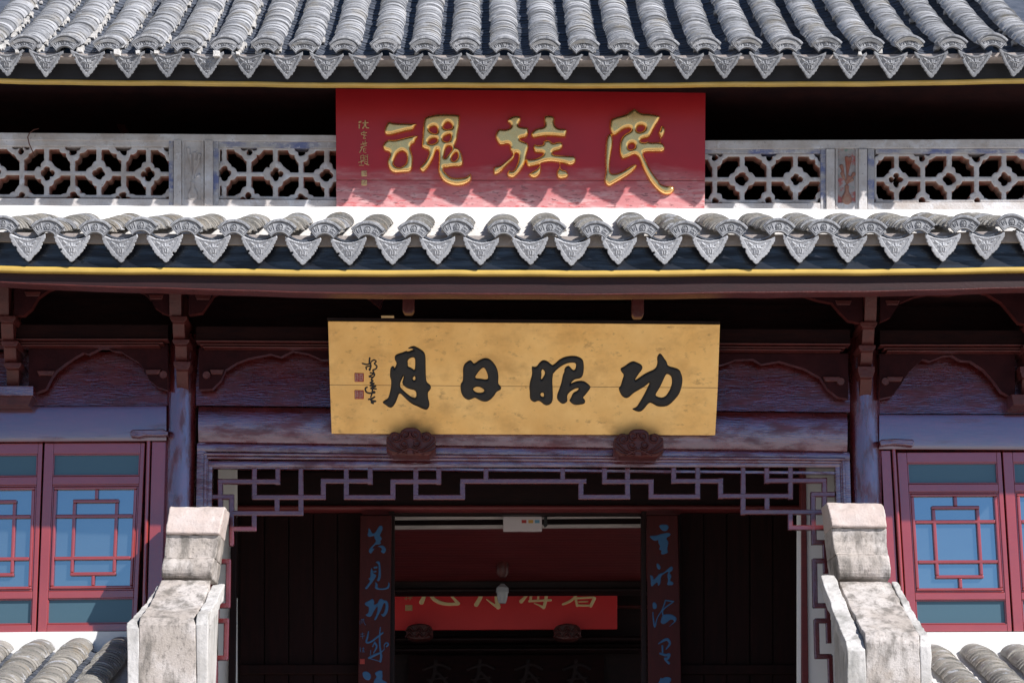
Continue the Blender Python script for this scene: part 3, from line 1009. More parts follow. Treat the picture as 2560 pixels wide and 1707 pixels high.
slab('painted_trim', band(2189, 3060, 373, 370, 381, 383.5), BY-0.012, 0.1, M['bluepaint'], HALL)
slab('balustrade_bottom_rail', band(-480, 842, 492, 500, 518, 512), BY-0.018, 0.12, M['lattice'], HALL)
slab('balustrade_bottom_rail', band(1758, 3060, 508, 504, 524, 527), BY-0.018, 0.12, M['lattice'], HALL)
for x0, x1, k in ((422, 433.5, 'bluepaint'), (434, 453, 'lattice'), (511, 532, 'lattice'), (532.5, 546, 'bluepaint'), (2052, 2065, 'bluepaint'), (2066, 2087, 'lattice'), (2147, 2168, 'lattice'), (2169, 2186, 'bluepaint')):
    yt = 350 if x0 < 1000 else 372
    slab('balustrade_post', rect(x0, yt, x1, 513 if x0 < 1000 else 524), BY-(0.04 if k == 'lattice' else 0.022), 0.12, M[k], HALL)
def vase(cx, top, bot, w, grey):
    pl = vplane(BY-0.01)
    base = slab('relief_panel', rect(cx-w/2, top, cx+w/2, bot), BY-0.01, 0.08, M['lattice' if grey else 'vasepanel'], HALL, label=('grey weathered vase relief panel' if grey else 'vase relief panel with flaking red and green paint'))
    sh = [('P', chaikin([(cx-7, bot-60), (cx+7, bot-60), (cx+4, bot-44), (cx+13, bot-30), (cx+13, bot-16), (cx+6, bot-8), (cx-6, bot-8), (cx-13, bot-16), (cx-13, bot-30), (cx-4, bot-44)]), [])]
    for _ in range(9):
        a, b = random.uniform(-w/2+9, w/2-9), random.uniform(top+12, bot-66)
        sh.append(('S', np.array([(cx, bot-60), (cx+a*0.5, (bot-60+b)/2), (cx+a, b)]), np.array([2.5, 2.5, 10.0])))
    glyph('vase_relief', sh, pl, 0.012, 6, M['lattice'] if grey else M['latticered'], base, 1.6)
    for s in (-1, 1):
        slab('relief_border', rect(cx+s*(w/2-3)-3, top, cx+s*(w/2-3)+3, bot), BY-0.022, 0.03, M['lattice'], base, 0.002)
vase(482, 350, 512, 55, True)
vase(2117, 372, 522, 57, False)

# dark bracket pieces and a scalloped board deep under the upper eave
for cx, w in ((302, 26), (505, 26), (710, 24), (1920, 24), (2111, 27), (2320, 24)):
    for (y0, y1, a) in ((222, 246, 0), (248, 262, 5), (264, 300, -3), (303, 312, 4)):
        slab('upper_bracket', [(cx-w/2-a, y0), (cx+w/2+a, y0), (cx+w/2-2, y1), (cx-w/2+2, y1)], 0.25 + (y1-220)*0.002, 0.2, M['bracket'], HALL)
for off, sgn in ((240, 1), (1840, 1)):
    pts = [(off-10, 205), (off+530, 205)]
    low = [(off+530, 225), (off+480, 238), (off+440, 246), (off+400, 236), (off+330, 247), (off+280, 240), (off+250, 244), (off+200, 232), (off+150, 246), (off+90, 240), (off+40, 250), (off-10, 228)]
    slab('upper_scalloped_board', pts+low, 0.45, 0.05, M['bracket'], HALL)

# rusty wire hook caught on the left balustrade
wp = [W(96, 322, BY-0.03), W(84, 325, BY-0.06), W(74, 333, BY-0.08), W(69, 343, BY-0.085), W(73, 360, BY-0.09), W(81, 378, BY-0.09), W(87, 391, BY-0.09)]
o = obj('wire_hook', MB().tube(wp, 0.0035, 6).mesh('wire_hook', True), M['rust'])
tag(o, 'thin rusty bent wire hooked over the top rail of the pierced balustrade', 'wire')

# ---------------------------------------------------------------- timber under the lower eave
# bracket stacks
def bracket_stack(xs_, ys_, w):
    """tiers from bottom to top; each x (photo), with widening bearing blocks between curved arms"""
    tiers = [
        # (x centre, y0 top, y1 bottom, kind, depth front)
        (xs_[0], ys_[0], ys_[1], 'arm', -0.16), (xs_[0], ys_[2], ys_[0]-1, 'block', -0.21),
        (xs_[1], ys_[3], ys_[2]-1, 'arm', -0.24), (xs_[1], ys_[4], ys_[3]-1, 'block', -0.29),
        (xs_[2], ys_[5], ys_[4]-1, 'arm', -0.33), (xs_[2], ys_[6], ys_[5]-1, 'block', -0.38),
        (xs_[3], ys_[7], ys_[6]-1, 'arm', -0.43)]
    root = None
    for (cx, y0, y1, k, Y) in tiers:
        if k == 'arm':
            a0 = W(cx-w/2, y0, Y); a1 = W(cx+w/2, y0, Y); b0 = W(cx-w/2+1, y1, Y)
            n = 8; secs = []
            for x in (a0.x, a1.x):
                s = []
                for i in range(n+1):
                    t = i/n
                    z = a0.z + (b0.z-a0.z)*t
                    s.append(Vector((x, Y + 0.02*math.sin(t*math.pi*0.9) + 0.07*t**3, z)))
                s += [Vector((x, 0.0, b0.z)), Vector((x, 0.0, a0.z))]
                secs.append(s)
            o = obj('bracket_arm', MB().sweep(secs).mesh('bracket_arm', 'auto'), M['bracket'], root or HALL, 0.004)
        else:
            f = [W(cx-w*0.72, y0, Y), W(cx+w*0.72, y0, Y), W(cx+w*0.70, (y0*0.55+y1*0.45), Y), W(cx+w*0.52, y1, Y), W(cx-w*0.52, y1, Y), W(cx-w*0.70, (y0*0.55+y1*0.45), Y)]
            o = obj('bracket_block', MB().prism(f, [p + Vector((0, -Y, 0)) for p in f]).mesh('bracket_block'), M['bracket'], root or HALL, 0.004)
        if root is None:
            root = o
    return root
bracket_stack([455, 452, 446, 438], [925, 969, 903, 862, 848, 806, 790, 712], 30)
bracket_stack([31, 24, 17, 6], [922, 977, 906, 866, 852, 806, 789, 708], 31)
bracket_stack([2166, 2168, 2172, 2178], [945, 988, 915, 878, 862, 820, 804, 730], 30)
bracket_stack([2572, 2580, 2590, 2602], [945, 988, 915, 878, 862, 820, 804, 720], 31)
# bearing block the outer left stack stands on
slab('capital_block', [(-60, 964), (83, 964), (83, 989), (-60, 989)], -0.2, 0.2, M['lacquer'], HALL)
slab('capital_block', [(-60, 989.5), (81, 989.5), (70, 1014), (-60, 1014)], -0.18, 0.18, M['bracket'], HALL)
slab('capital_block', [(2528, 985), (2620, 985), (2620, 1012), (2534, 1012)], -0.2, 0.2, M['bracket'], HALL)

def C1(pts, s=4.2, ox=0, oy=700): return [(ox+x/s, oy+y/s) for x, y in pts]
def wavy(name, low, ytop, Y, m=None, thick=0.06):
    pts = [(low[0][0], ytop), (low[-1][0], ytop)] + [tuple(p) for p in low[::-1]]
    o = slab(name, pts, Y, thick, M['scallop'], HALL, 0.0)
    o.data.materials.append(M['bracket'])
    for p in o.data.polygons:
        if abs(p.normal.y) < 0.5: p.material_index = 1  # fronts coloured dark for shade, edges redder for light bounced off the ground
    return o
upl = C1([(150, 370), (250, 370), (330, 300), (400, 180), (500, 110), (640, 50), (700, 70), (780, 40), (1000, 40), (1100, 60), (1190, 100), (1280, 70), (1500, 130), (1580, 200), (1620, 280), (1700, 340), (1800, 372)])
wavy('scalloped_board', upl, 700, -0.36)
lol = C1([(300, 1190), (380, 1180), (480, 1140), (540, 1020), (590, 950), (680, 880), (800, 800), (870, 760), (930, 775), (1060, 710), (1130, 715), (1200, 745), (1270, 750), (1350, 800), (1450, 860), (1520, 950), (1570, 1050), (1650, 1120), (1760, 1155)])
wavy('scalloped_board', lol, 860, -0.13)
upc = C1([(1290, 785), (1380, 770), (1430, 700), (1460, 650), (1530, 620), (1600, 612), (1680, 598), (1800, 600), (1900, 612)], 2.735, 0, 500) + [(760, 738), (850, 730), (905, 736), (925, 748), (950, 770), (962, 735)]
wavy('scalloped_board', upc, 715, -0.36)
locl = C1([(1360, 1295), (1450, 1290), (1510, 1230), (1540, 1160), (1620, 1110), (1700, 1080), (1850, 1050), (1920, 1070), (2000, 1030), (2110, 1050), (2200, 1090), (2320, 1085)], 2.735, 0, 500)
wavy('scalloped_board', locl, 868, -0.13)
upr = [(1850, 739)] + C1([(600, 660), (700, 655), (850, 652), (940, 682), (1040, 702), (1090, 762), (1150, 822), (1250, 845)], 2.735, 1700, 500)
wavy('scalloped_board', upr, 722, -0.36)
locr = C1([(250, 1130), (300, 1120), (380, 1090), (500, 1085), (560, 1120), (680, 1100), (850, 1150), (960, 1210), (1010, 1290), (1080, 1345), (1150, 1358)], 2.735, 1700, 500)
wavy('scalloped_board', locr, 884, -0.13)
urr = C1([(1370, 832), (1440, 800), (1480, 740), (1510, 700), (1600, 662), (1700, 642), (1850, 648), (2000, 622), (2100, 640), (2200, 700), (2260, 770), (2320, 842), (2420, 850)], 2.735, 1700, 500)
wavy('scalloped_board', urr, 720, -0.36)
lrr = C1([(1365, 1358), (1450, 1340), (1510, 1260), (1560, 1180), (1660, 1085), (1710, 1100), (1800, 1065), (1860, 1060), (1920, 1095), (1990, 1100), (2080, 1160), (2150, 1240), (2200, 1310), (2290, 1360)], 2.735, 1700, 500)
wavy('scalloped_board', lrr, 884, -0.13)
# small carved scroll blocks beside the stacks
for (x0, x1, y, Y) in ((60, 102, 732, -0.37), (371, 410, 740, -0.37), (487, 528, 741, -0.37), (2088, 2130, 754, -0.37), (2213, 2250, 754, -0.37),
                       (92, 136, 930, -0.15), (362, 402, 927, -0.15), (524, 560, 927, -0.15), (2058, 2100, 945, -0.15), (2218, 2258, 945, -0.15)):
    slab('scroll_block', [(x0, y-4), (x1, y-4), (x1-5, y+8), (x0+5, y+8)], Y, 0.05, M['bracket'], HALL)
for (x, y) in ((408, 936), (516, 937), (2102, 953), (2214, 953)):
    c = W(x, y, -0.15)
    obj('scroll_knob', MB().tube([c, c + Vector((0, 0.06, 0))], 0.024, 14).mesh('scroll_knob', 'auto'), M['bracket'], HALL)

# purlin with double beading
for x0, x1, y, dy in ((-480, 420, 812, 0), (490, 2125, 816, 8), (2200, 3060, 826, 0)):
    slab('purlin', band(x0, x1, y, y+dy, y+dy+34, y+34), -0.22, 0.15, M['darkwood'], HALL, 0.0)
    roundbeam('purlin_bead', (x0, y+34.5), (x1, y+dy+34.5), (x1, y+dy+38), (x0, y+38), -0.235, 0.008, 0.1, M['bracket'], HALL)
    roundbeam('purlin_bead', (x0+10, y+43), (x1-12, y+dy+43), (x1-12, y+dy+47), (x0+10, y+47), -0.2, 0.008, 0.1, M['bracket'], HALL)
    roundbeam('purlin_bead', (x0+18, y+49), (x1-22, y+dy+49), (x1-22, y+dy+53), (x0+18, y+53), -0.2, 0.008, 0.1, M['bracket'], HALL)

# hanging posts under the eave beam in front of the gilded board
for x0, x1, y1 in ((1006, 1036, 782), (1580, 1610, 792)):
    f = [W(x0, 725, -0.72), W(x1, 725, -0.72), W(x1, y1-8, -0.72), W(x1-6, y1, -0.72), W(x0+6, y1, -0.72), W(x0, y1-8, -0.72)]
    obj('hanging_post', MB().prism(f, [p + Vector((0, .08, 0)) for p in f]).mesh('hanging_post'), M['bracket'], HALL, 0.006)

# board wall above the lintels (one per bay) and lintels
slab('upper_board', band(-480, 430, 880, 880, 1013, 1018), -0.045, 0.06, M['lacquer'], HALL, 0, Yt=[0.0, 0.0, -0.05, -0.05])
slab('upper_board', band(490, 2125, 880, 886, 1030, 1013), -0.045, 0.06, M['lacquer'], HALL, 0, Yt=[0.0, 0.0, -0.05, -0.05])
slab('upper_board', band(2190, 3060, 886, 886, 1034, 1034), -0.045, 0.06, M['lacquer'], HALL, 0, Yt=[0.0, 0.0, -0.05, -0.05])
slab('bay_back_board', band(-480, 3060, 700, 700, 900, 900), 0.07, 0.06, M['darkwood'], HALL, 0)
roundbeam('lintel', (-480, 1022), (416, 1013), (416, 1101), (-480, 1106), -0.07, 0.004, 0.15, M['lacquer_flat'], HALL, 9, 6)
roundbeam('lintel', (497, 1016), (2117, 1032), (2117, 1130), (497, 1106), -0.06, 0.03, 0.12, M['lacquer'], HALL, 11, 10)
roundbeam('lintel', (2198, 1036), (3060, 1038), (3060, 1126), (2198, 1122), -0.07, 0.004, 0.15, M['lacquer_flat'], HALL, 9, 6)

# columns
def column(xa, xb, ya, yb, Y=-0.0):
    top = W((xa+xb)/2, ya, Y); r = (W(xb, 1000, Y).x - W(xa, 1000, Y).x)/2
    bx = W((xa+xb)/2 + (-6 if xa < 1280 else 9), yb, Y)
    n = 32; secs = []
    for k in range(9):
        t = k/8
        c = top.lerp(Vector((bx.x, Y, -1.6)), t)
        secs.append([c + Vector((math.cos(2*math.pi*i/n)*r, math.sin(2*math.pi*i/n)*r, 0)) for i in range(n)])
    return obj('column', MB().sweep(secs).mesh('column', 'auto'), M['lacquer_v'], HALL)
column(420, 497, 840, 1700)
column(2117, 2197, 850, 1700)

# central doorway surround: stepped mouldings on three sides
def frame_u(name, xl0, xr0, yt_l, yt_r, w, Y, m, bulge=0.006, lean=(-8, 14)):
    top = roundbeam(name, (xl0, yt_l), (xr0, yt_r), (xr0, yt_r+w), (xl0, yt_l+w), Y, bulge, 0.07, m, HALL, 6)
    for x, s, ln, yt in ((xl0, 1, lean[0], yt_l), (xr0, -1, lean[1], yt_r)):
        a, b = (x, x+w) if s > 0 else (x-w, x)
        secs = []
        for yy, d in ((yt, 0), (1900, ln*1.7)):
            p = W(a+d, yy, Y); q = W(b+d, yy, Y)
            sct = [p.lerp(q, (1-math.cos(math.pi*i/6))/2) + Vector((0, -bulge*math.sin(math.pi*i/6) + 0.0015, 0)) for i in range(7)]
            sct += [q + Vector((0, .07, 0)), p + Vector((0, .07, 0))]
            secs.append(sct)
        obj(name, MB().sweep(secs).mesh(name, 'auto'), m, HALL)
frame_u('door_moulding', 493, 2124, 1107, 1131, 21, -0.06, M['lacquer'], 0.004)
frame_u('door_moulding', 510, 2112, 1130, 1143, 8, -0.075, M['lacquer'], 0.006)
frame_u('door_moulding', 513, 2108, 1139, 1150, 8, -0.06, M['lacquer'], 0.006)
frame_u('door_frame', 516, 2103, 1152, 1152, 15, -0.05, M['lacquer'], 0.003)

# fretwork frieze: every bar a piece of its own
LA = lambda x, y: (460+x/2.217, 1000+y/2.217)
RA = lambda x, y: (1500+x/2.217, 1000+y/2.217)
LB = lambda x, y: (x/2.217, 1000+y/2.217)
RB = lambda x, y: (1860+x/2.217, 1000+y/2.217)
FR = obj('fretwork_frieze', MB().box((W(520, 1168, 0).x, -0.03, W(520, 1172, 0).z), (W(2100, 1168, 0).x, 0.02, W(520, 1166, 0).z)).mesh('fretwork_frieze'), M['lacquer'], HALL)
def bar(f, x0, y0, x1, y1, w=12.5):
    a, b = f(x0, y0), f(x1, y1)
    h = w/2
    if abs(x1-x0) > abs(y1-y0):
        f_ = [W(a[0], a[1]-h, -0.03), W(b[0], b[1]-h, -0.03), W(b[0], b[1]+h, -0.03), W(a[0], a[1]+h, -0.03)]
        o_ = 0.0
    else:
        f_ = [W(a[0]-h, a[1], -0.0285), W(b[0]-h, b[1], -0.0285), W(b[0]+h, b[1], -0.0285), W(a[0]+h, a[1], -0.0285)]
        o_ = 0.0015
    # chamfered bar: front narrower than the body
    c = sum((Vector(p) for p in f_), Vector())/4
    fr = [Vector((c.x+(p.x-c.x) - math.copysign(min(0.005, abs(p.x-c.x)), p.x-c.x), p.y-0.004, c.z+(p.z-c.z)-math.copysign(min(0.005, abs(p.z-c.z)), p.z-c.z))) for p in f_]
    mb = MB().sweep([fr, f_, [p + Vector((0, 0.034-o_, 0)) for p in f_]])
    obj('fret_bar', mb.mesh('fret_bar'), M['fret'], FR)
for s in [(185, 450, 530, 450), (200, 435, 200, 600), (145, 535, 272, 535), (262, 522, 262, 800), (250, 795, 272, 795), (262, 625, 660, 625), (390, 375, 390, 545),
          (378, 537, 785, 537), (520, 375, 520, 468), (648, 375, 648, 640), (515, 540, 515, 618), (250, 712, 400, 712), (388, 622, 388, 724), (772, 437, 772, 548),
          (760, 447, 1042, 447), (900, 375, 900, 550), (1032, 375, 1032, 466), (888, 537, 1170, 537), (1158, 439, 1158, 550), (1146, 450, 1425, 450), (1285, 375, 1285, 550), (1412, 375, 1412, 468),
          (1272, 537, 1556, 537), (1544, 450, 1544, 548), (1532, 448, 2230, 448), (1674, 375, 1674, 450), (2098, 375, 2098, 450)]:
    bar(LA, *s)
for s in [(-106, 448, -106, 548), (-118, 535, 167, 535), (25, 375, 25, 465), (12, 450, 297, 450), (152, 375, 152, 548), (283, 437, 283, 546), (270, 533, 555, 533), (541, 370, 541, 546), (408, 372, 408, 462),
          (396, 447, 681, 447), (668, 430, 668, 546), (655, 530, 1070, 530), (793, 370, 793, 636), (924, 372, 924, 462), (912, 445, 1258, 445), (1056, 370, 1056, 550), (926, 525, 926, 608),
          (785, 619, 1258, 619), (1182, 510, 1182, 700), (1170, 521, 1305, 521), (1245, 430, 1245, 610), (1056, 615, 1056, 718), (1044, 706, 1256, 706), (1186, 706, 1188, 800), (1177, 787, 1256, 787)]:
    bar(RA, *s)
for s in [(1265, 885, 1262, 1148), (1200, 893, 1277, 893), (1200, 1138, 1272, 1138), (1255, 1213, 1250, 1435), (1200, 1222, 1266, 1222), (1190, 1427, 1260, 1427), (1205, 790, 1200, 900), (1200, 1130, 1198, 1230), (1192, 1427, 1190, 1600)]:
    bar(LB, *s)
for s in [(392, 878, 396, 1146), (384, 889, 460, 889), (451, 785, 455, 960), (386, 1137, 472, 1137), (464, 1130, 466, 1220), (395, 1221, 480, 1221), (402, 1213, 407, 1430), (468, 1213, 472, 1345), (398, 1418, 486, 1418), (478, 1412, 484, 1600)]:
    bar(RB, *s)

# ---------------------------------------------------------------- casement windows
def leaf(tl, tr, br, bl, Y, parent):
    def uv(u, v):
        a = (tl[0]+(tr[0]-tl[0])*u, tl[1]+(tr[1]-tl[1])*u); b = (bl[0]+(br[0]-bl[0])*u, bl[1]+(br[1]-bl[1])*u)
        return (a[0]+(b[0]-a[0])*v, a[1]+(b[1]-a[1])*v)
    def piece(name, u0, v0, u1, v1, dY, th, m, bev=0.003, par=None):
        return slab(name, [uv(u0, v0), uv(u1, v0), uv(u1, v1), uv(u0, v1)], Y+dY, th, m, par, bev)
    red = M['window_red']
    win = piece('window', 0.004, 0.002, 0.095, 0.998, 0, 0.045, red, 0.004, HALL)       # left stile is the window's own mesh
    piece('frame_rail', 0.953, 0.002, 0.996, 0.998, 0, 0.045, red, 0.004, win)
    piece('frame_rail', 0.096, 0.002, 0.952, 0.060, 0.001, 0.043, red, 0.004, win)
    piece('frame_rail', 0.096, 0.178, 0.952, 0.222, 0.001, 0.043, red, 0.004, win)
    piece('frame_rail', 0.096, 0.782, 0.952, 0.822, 0.001, 0.043, red, 0.004, win)
    piece('frame_rail', 0.096, 0.958, 0.952, 0.998, 0.001, 0.043, red, 0.004, win)
    def ring(u0, v0, u1, v1, wu, wv, dY, th, bev):
        piece('bead', u0, v0, u1, v0+wv, dY, th, red, bev, win); piece('bead', u0, v1-wv, u1, v1, dY, th, red, bev, win)
        piece('bead', u0, v0+wv, u0+wu, v1-wv, dY+0.0006, th, red, bev, win); piece('bead', u1-wu, v0+wv, u1, v1-wv, dY+0.0006, th, red, bev, win)
    ring(0.0955, 0.0605, 0.9525, 0.1775, 0.012, 0.007, 0.010, 0.02, 0.002)
    ring(0.0955, 0.8225, 0.9525, 0.9575, 0.012, 0.007, 0.010, 0.02, 0.002)
    ring(0.0955, 0.2225, 0.9525, 0.7815, 0.016, 0.009, 0.006, 0.026, 0.003)
    ring(0.1125, 0.232, 0.9355, 0.772, 0.030, 0.0155, -0.004, 0.03, 0.006)
    piece('glass_pane', 0.1, 0.064, 0.948, 0.174, 0.026, 0.004, M['frosted'], 0, win)
    piece('glass_pane', 0.1, 0.826, 0.948, 0.954, 0.026, 0.004, M['frosted'], 0, win)
    piece('glass_pane', 0.12, 0.236, 0.928, 0.768, 0.026, 0.004, M['glass'], 0, win)
    hw, hh = 0.0165, 0.0095
    def lb(u0, v0, u1, v1):
        if abs(u1-u0) > abs(v1-v0): piece('lattice_bar', u0, v0-hh, u1, v0+hh, 0.0, 0.022, red, 0.006, win)
        else: piece('lattice_bar', u0-hw, v0, u0+hw, v1, 0.001, 0.022, red, 0.006, win)
    lb(0.537, 0.2476, 0.537, 0.300); lb(0.305, 0.309, 0.762, 0.309); lb(0.322, 0.318, 0.322, 0.685); lb(0.742, 0.318, 0.742, 0.685)
    lb(0.1426, 0.388, 0.905, 0.388); lb(0.1426, 0.611, 0.905, 0.611); lb(0.305, 0.694, 0.762, 0.694); lb(0.537, 0.703, 0.537, 0.7564)
    return win
leaf((110.5, 1106), (364, 1105), (342, 1577), (92.5, 1580), -0.02, HALL)
leaf((-146, 1108), (107.5, 1106), (90, 1580), (-170, 1583), -0.02, HALL)
leaf((2241, 1129.5), (2503, 1128.5), (2531, 1578), (2268, 1579), -0.02, HALL)
leaf((2505.5, 1128.5), (2768, 1129), (2800, 1578), (2533.5, 1578), -0.02, HALL)
# pivot poles, their sockets, jamb boards
def pole(x0, y0, x1, y1):
    obj('pivot_pole', MB().tube([W(x0, y0, -0.05), W(x1, y1, -0.05)], 0.0125, 12).mesh('pivot_pole', 'auto'), M['window_red'], HALL)
pole(372, 1090, 358, 1600); pole(2233.5, 1112, 2262, 1600)
for pts in ([(325, 1080), (330, 1074), (408, 1072), (420, 1078), (419, 1088), (395, 1089), (365, 1088), (345, 1093), (326, 1091)],
            [(2199, 1101), (2205, 1098), (2240, 1096), (2283, 1098), (2287, 1106), (2283, 1115), (2260, 1112), (2235, 1110), (2202, 1114)]):
    slab('pole_socket', pts, -0.14, 0.07, M['lacquer'], HALL, 0.006)
slab('jamb_board', [(380, 1104), (417, 1104), (404, 1600), (366, 1600)], -0.04, 0.06, M['window_red'], HALL, 0.002)
slab('jamb_board', [(2203, 1126), (2226, 1126), (2252, 1600), (2226, 1600)], -0.04, 0.06, M['window_red'], HALL, 0.002)
# dark infill behind windows so no sky leaks through the joints
for x0, x1 in ((-480, 425), (2195, 3060)):
    slab('window_backing', rect(x0, 1095, x1, 1600), 0.03, 0.03, M['darkwood'], HALL, 0)
# white wall under the sills
slab('sill_wall', [(-480, 1585), (108, 1578.5), (420, 1576.5), (420, 2300), (-480, 2300)], -0.06, 0.2, M['plaster'], HALL, 0)
slab('sill_wall', [(2190, 1580), (2560, 1578.5), (3060, 1578.5), (3060, 2300), (2190, 2300)], -0.06, 0.2, M['plaster'], HALL, 0)

# ---------------------------------------------------------------- inside the hall
def ib(name, x0, y0, x1, y1, Y, th, m, bev=0.003, parent=HALL, kind=None):
    return slab(name, rect(x0, y0, x1, y1), Y, th, m, parent, bev, kind=kind)
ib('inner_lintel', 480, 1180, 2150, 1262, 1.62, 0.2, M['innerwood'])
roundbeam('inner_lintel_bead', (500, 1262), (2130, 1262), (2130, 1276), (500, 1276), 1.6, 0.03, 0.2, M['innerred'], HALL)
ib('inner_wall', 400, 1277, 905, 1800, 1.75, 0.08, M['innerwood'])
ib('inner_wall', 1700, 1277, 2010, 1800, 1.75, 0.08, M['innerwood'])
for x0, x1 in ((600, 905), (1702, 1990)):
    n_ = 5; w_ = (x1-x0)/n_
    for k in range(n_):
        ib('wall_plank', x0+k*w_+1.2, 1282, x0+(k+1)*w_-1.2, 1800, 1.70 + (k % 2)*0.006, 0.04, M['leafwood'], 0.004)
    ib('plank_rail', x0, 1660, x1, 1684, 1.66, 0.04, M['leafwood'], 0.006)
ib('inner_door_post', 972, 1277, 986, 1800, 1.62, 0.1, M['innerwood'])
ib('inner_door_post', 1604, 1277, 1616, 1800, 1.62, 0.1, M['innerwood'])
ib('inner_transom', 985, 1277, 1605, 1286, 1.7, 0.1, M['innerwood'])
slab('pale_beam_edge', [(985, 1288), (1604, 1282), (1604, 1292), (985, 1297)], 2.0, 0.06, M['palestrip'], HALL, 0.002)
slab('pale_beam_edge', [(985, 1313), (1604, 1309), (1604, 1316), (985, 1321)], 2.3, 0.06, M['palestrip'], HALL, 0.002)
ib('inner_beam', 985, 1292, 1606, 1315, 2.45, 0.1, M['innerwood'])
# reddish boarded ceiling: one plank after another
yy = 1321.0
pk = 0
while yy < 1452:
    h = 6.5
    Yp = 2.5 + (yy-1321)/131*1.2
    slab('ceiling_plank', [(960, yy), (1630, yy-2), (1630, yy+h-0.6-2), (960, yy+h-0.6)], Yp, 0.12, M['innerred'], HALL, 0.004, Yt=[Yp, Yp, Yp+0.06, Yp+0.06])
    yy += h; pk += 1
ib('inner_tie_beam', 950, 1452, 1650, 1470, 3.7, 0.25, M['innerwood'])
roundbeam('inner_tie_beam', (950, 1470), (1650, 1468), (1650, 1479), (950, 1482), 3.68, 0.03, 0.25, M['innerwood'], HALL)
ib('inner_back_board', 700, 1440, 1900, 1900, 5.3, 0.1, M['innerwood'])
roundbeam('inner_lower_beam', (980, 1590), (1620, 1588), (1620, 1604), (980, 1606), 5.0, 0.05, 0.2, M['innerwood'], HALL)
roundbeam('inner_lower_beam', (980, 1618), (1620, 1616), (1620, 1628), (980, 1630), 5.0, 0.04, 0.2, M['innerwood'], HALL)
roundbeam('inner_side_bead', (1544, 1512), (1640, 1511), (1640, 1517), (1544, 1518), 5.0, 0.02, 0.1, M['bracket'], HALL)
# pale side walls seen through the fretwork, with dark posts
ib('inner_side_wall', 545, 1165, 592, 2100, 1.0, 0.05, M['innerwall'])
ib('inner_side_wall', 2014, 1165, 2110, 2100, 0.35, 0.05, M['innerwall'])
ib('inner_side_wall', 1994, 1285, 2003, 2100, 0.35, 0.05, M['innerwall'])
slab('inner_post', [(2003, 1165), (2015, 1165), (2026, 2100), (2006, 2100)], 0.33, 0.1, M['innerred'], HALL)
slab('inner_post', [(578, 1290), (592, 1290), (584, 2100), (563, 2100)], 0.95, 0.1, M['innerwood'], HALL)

# ================================================================== PLAQUES
# red board over the lower roof
pr_ = Plane(W(841, 524, -0.30), W(1761, 525, -0.30), W(841, 200, -0.345))
RP = thing('red_name_board', W(1300, 524, -0.3), 'large crimson name board with three polished gold characters between the two roofs', 'name board')
def pboard(name, pts, pl, th, m, parent, bev=0.003):
    f = [pl.pt(x, y) for x, y in pts]; b = [pl.pt(x, y, -th) for x, y in pts]
    return obj(name, MB().prism(f, b).mesh(name), m, parent, bev)
pboard('board', [(839, 180), (1764, 180), (1762.5, 451), (840.5, 450)], pr_, 0.05, M['plaquered'], RP)
pboard('board', [(840.5, 451), (1762.5, 452), (1761, 525), (841, 524)], pr_, 0.05, M['plaquelow'], RP)
c1 = ((940, 270), 7.1286)
hun = [P_(*c1, [(150,480),(140,400),(165,310),(230,235),(290,265),(420,275),(560,275),(690,280),(745,300),(700,345),(690,385),(640,425),(560,430),(470,455),(380,475),(310,500),(215,508)]),
       P_(*c1, [(140,770),(105,700),(140,620),(215,565),(320,580),(450,550),(600,510),(750,490),(755,540),(710,590),(705,640),(620,690),(640,790),(670,880),(665,1000),(650,1110),(595,1165),(480,1165),(310,1180),(230,1110),(200,1010),(195,930),(240,850),(235,800),(180,790)],
          [[(450,790),(380,840),(345,920),(320,990),(345,1040),(420,1070),(470,1040),(530,1000),(545,900),(530,830),(480,790)]]),
       P_(*c1, [(840,240),(860,170),(1000,130),(1110,110),(1470,115),(1510,160),(1500,300),(1470,450),(1450,600),(1400,700),(1480,720),(1530,800),(1560,920),(1565,1000),(1520,1070),(1380,1065),(1260,1090),(1210,1080),(1220,1130),(1280,1190),(1350,1250),(1500,1250),(1620,1235),(1690,1150),(1715,1240),(1700,1310),(1600,1380),(1450,1410),(1300,1380),(1180,1310),(1110,1190),(1100,1080),(1115,900),(1110,760),(1075,770),(1040,900),(970,1030),(900,1120),(840,1170),(765,1110),(790,1040),(860,980),(920,870),(935,770),(870,750),(800,720),(815,600),(825,420)],
          [[(1040,340),(950,385),(985,440),(1080,470),(1085,380)], [(1290,270),(1240,300),(1200,380),(1340,380),(1350,330)], [(1040,560),(980,580),(930,640),(1010,650),(1080,610),(1075,570)],
           [(1290,490),(1200,550),(1215,600),(1300,610),(1330,500)], [(1330,700),(1270,700),(1235,790),(1215,920),(1280,840),(1350,750)], [(1430,810),(1380,860),(1350,930),(1400,960),(1450,890),(1445,820)]])]
c2 = ((1220, 270), 7.8417)
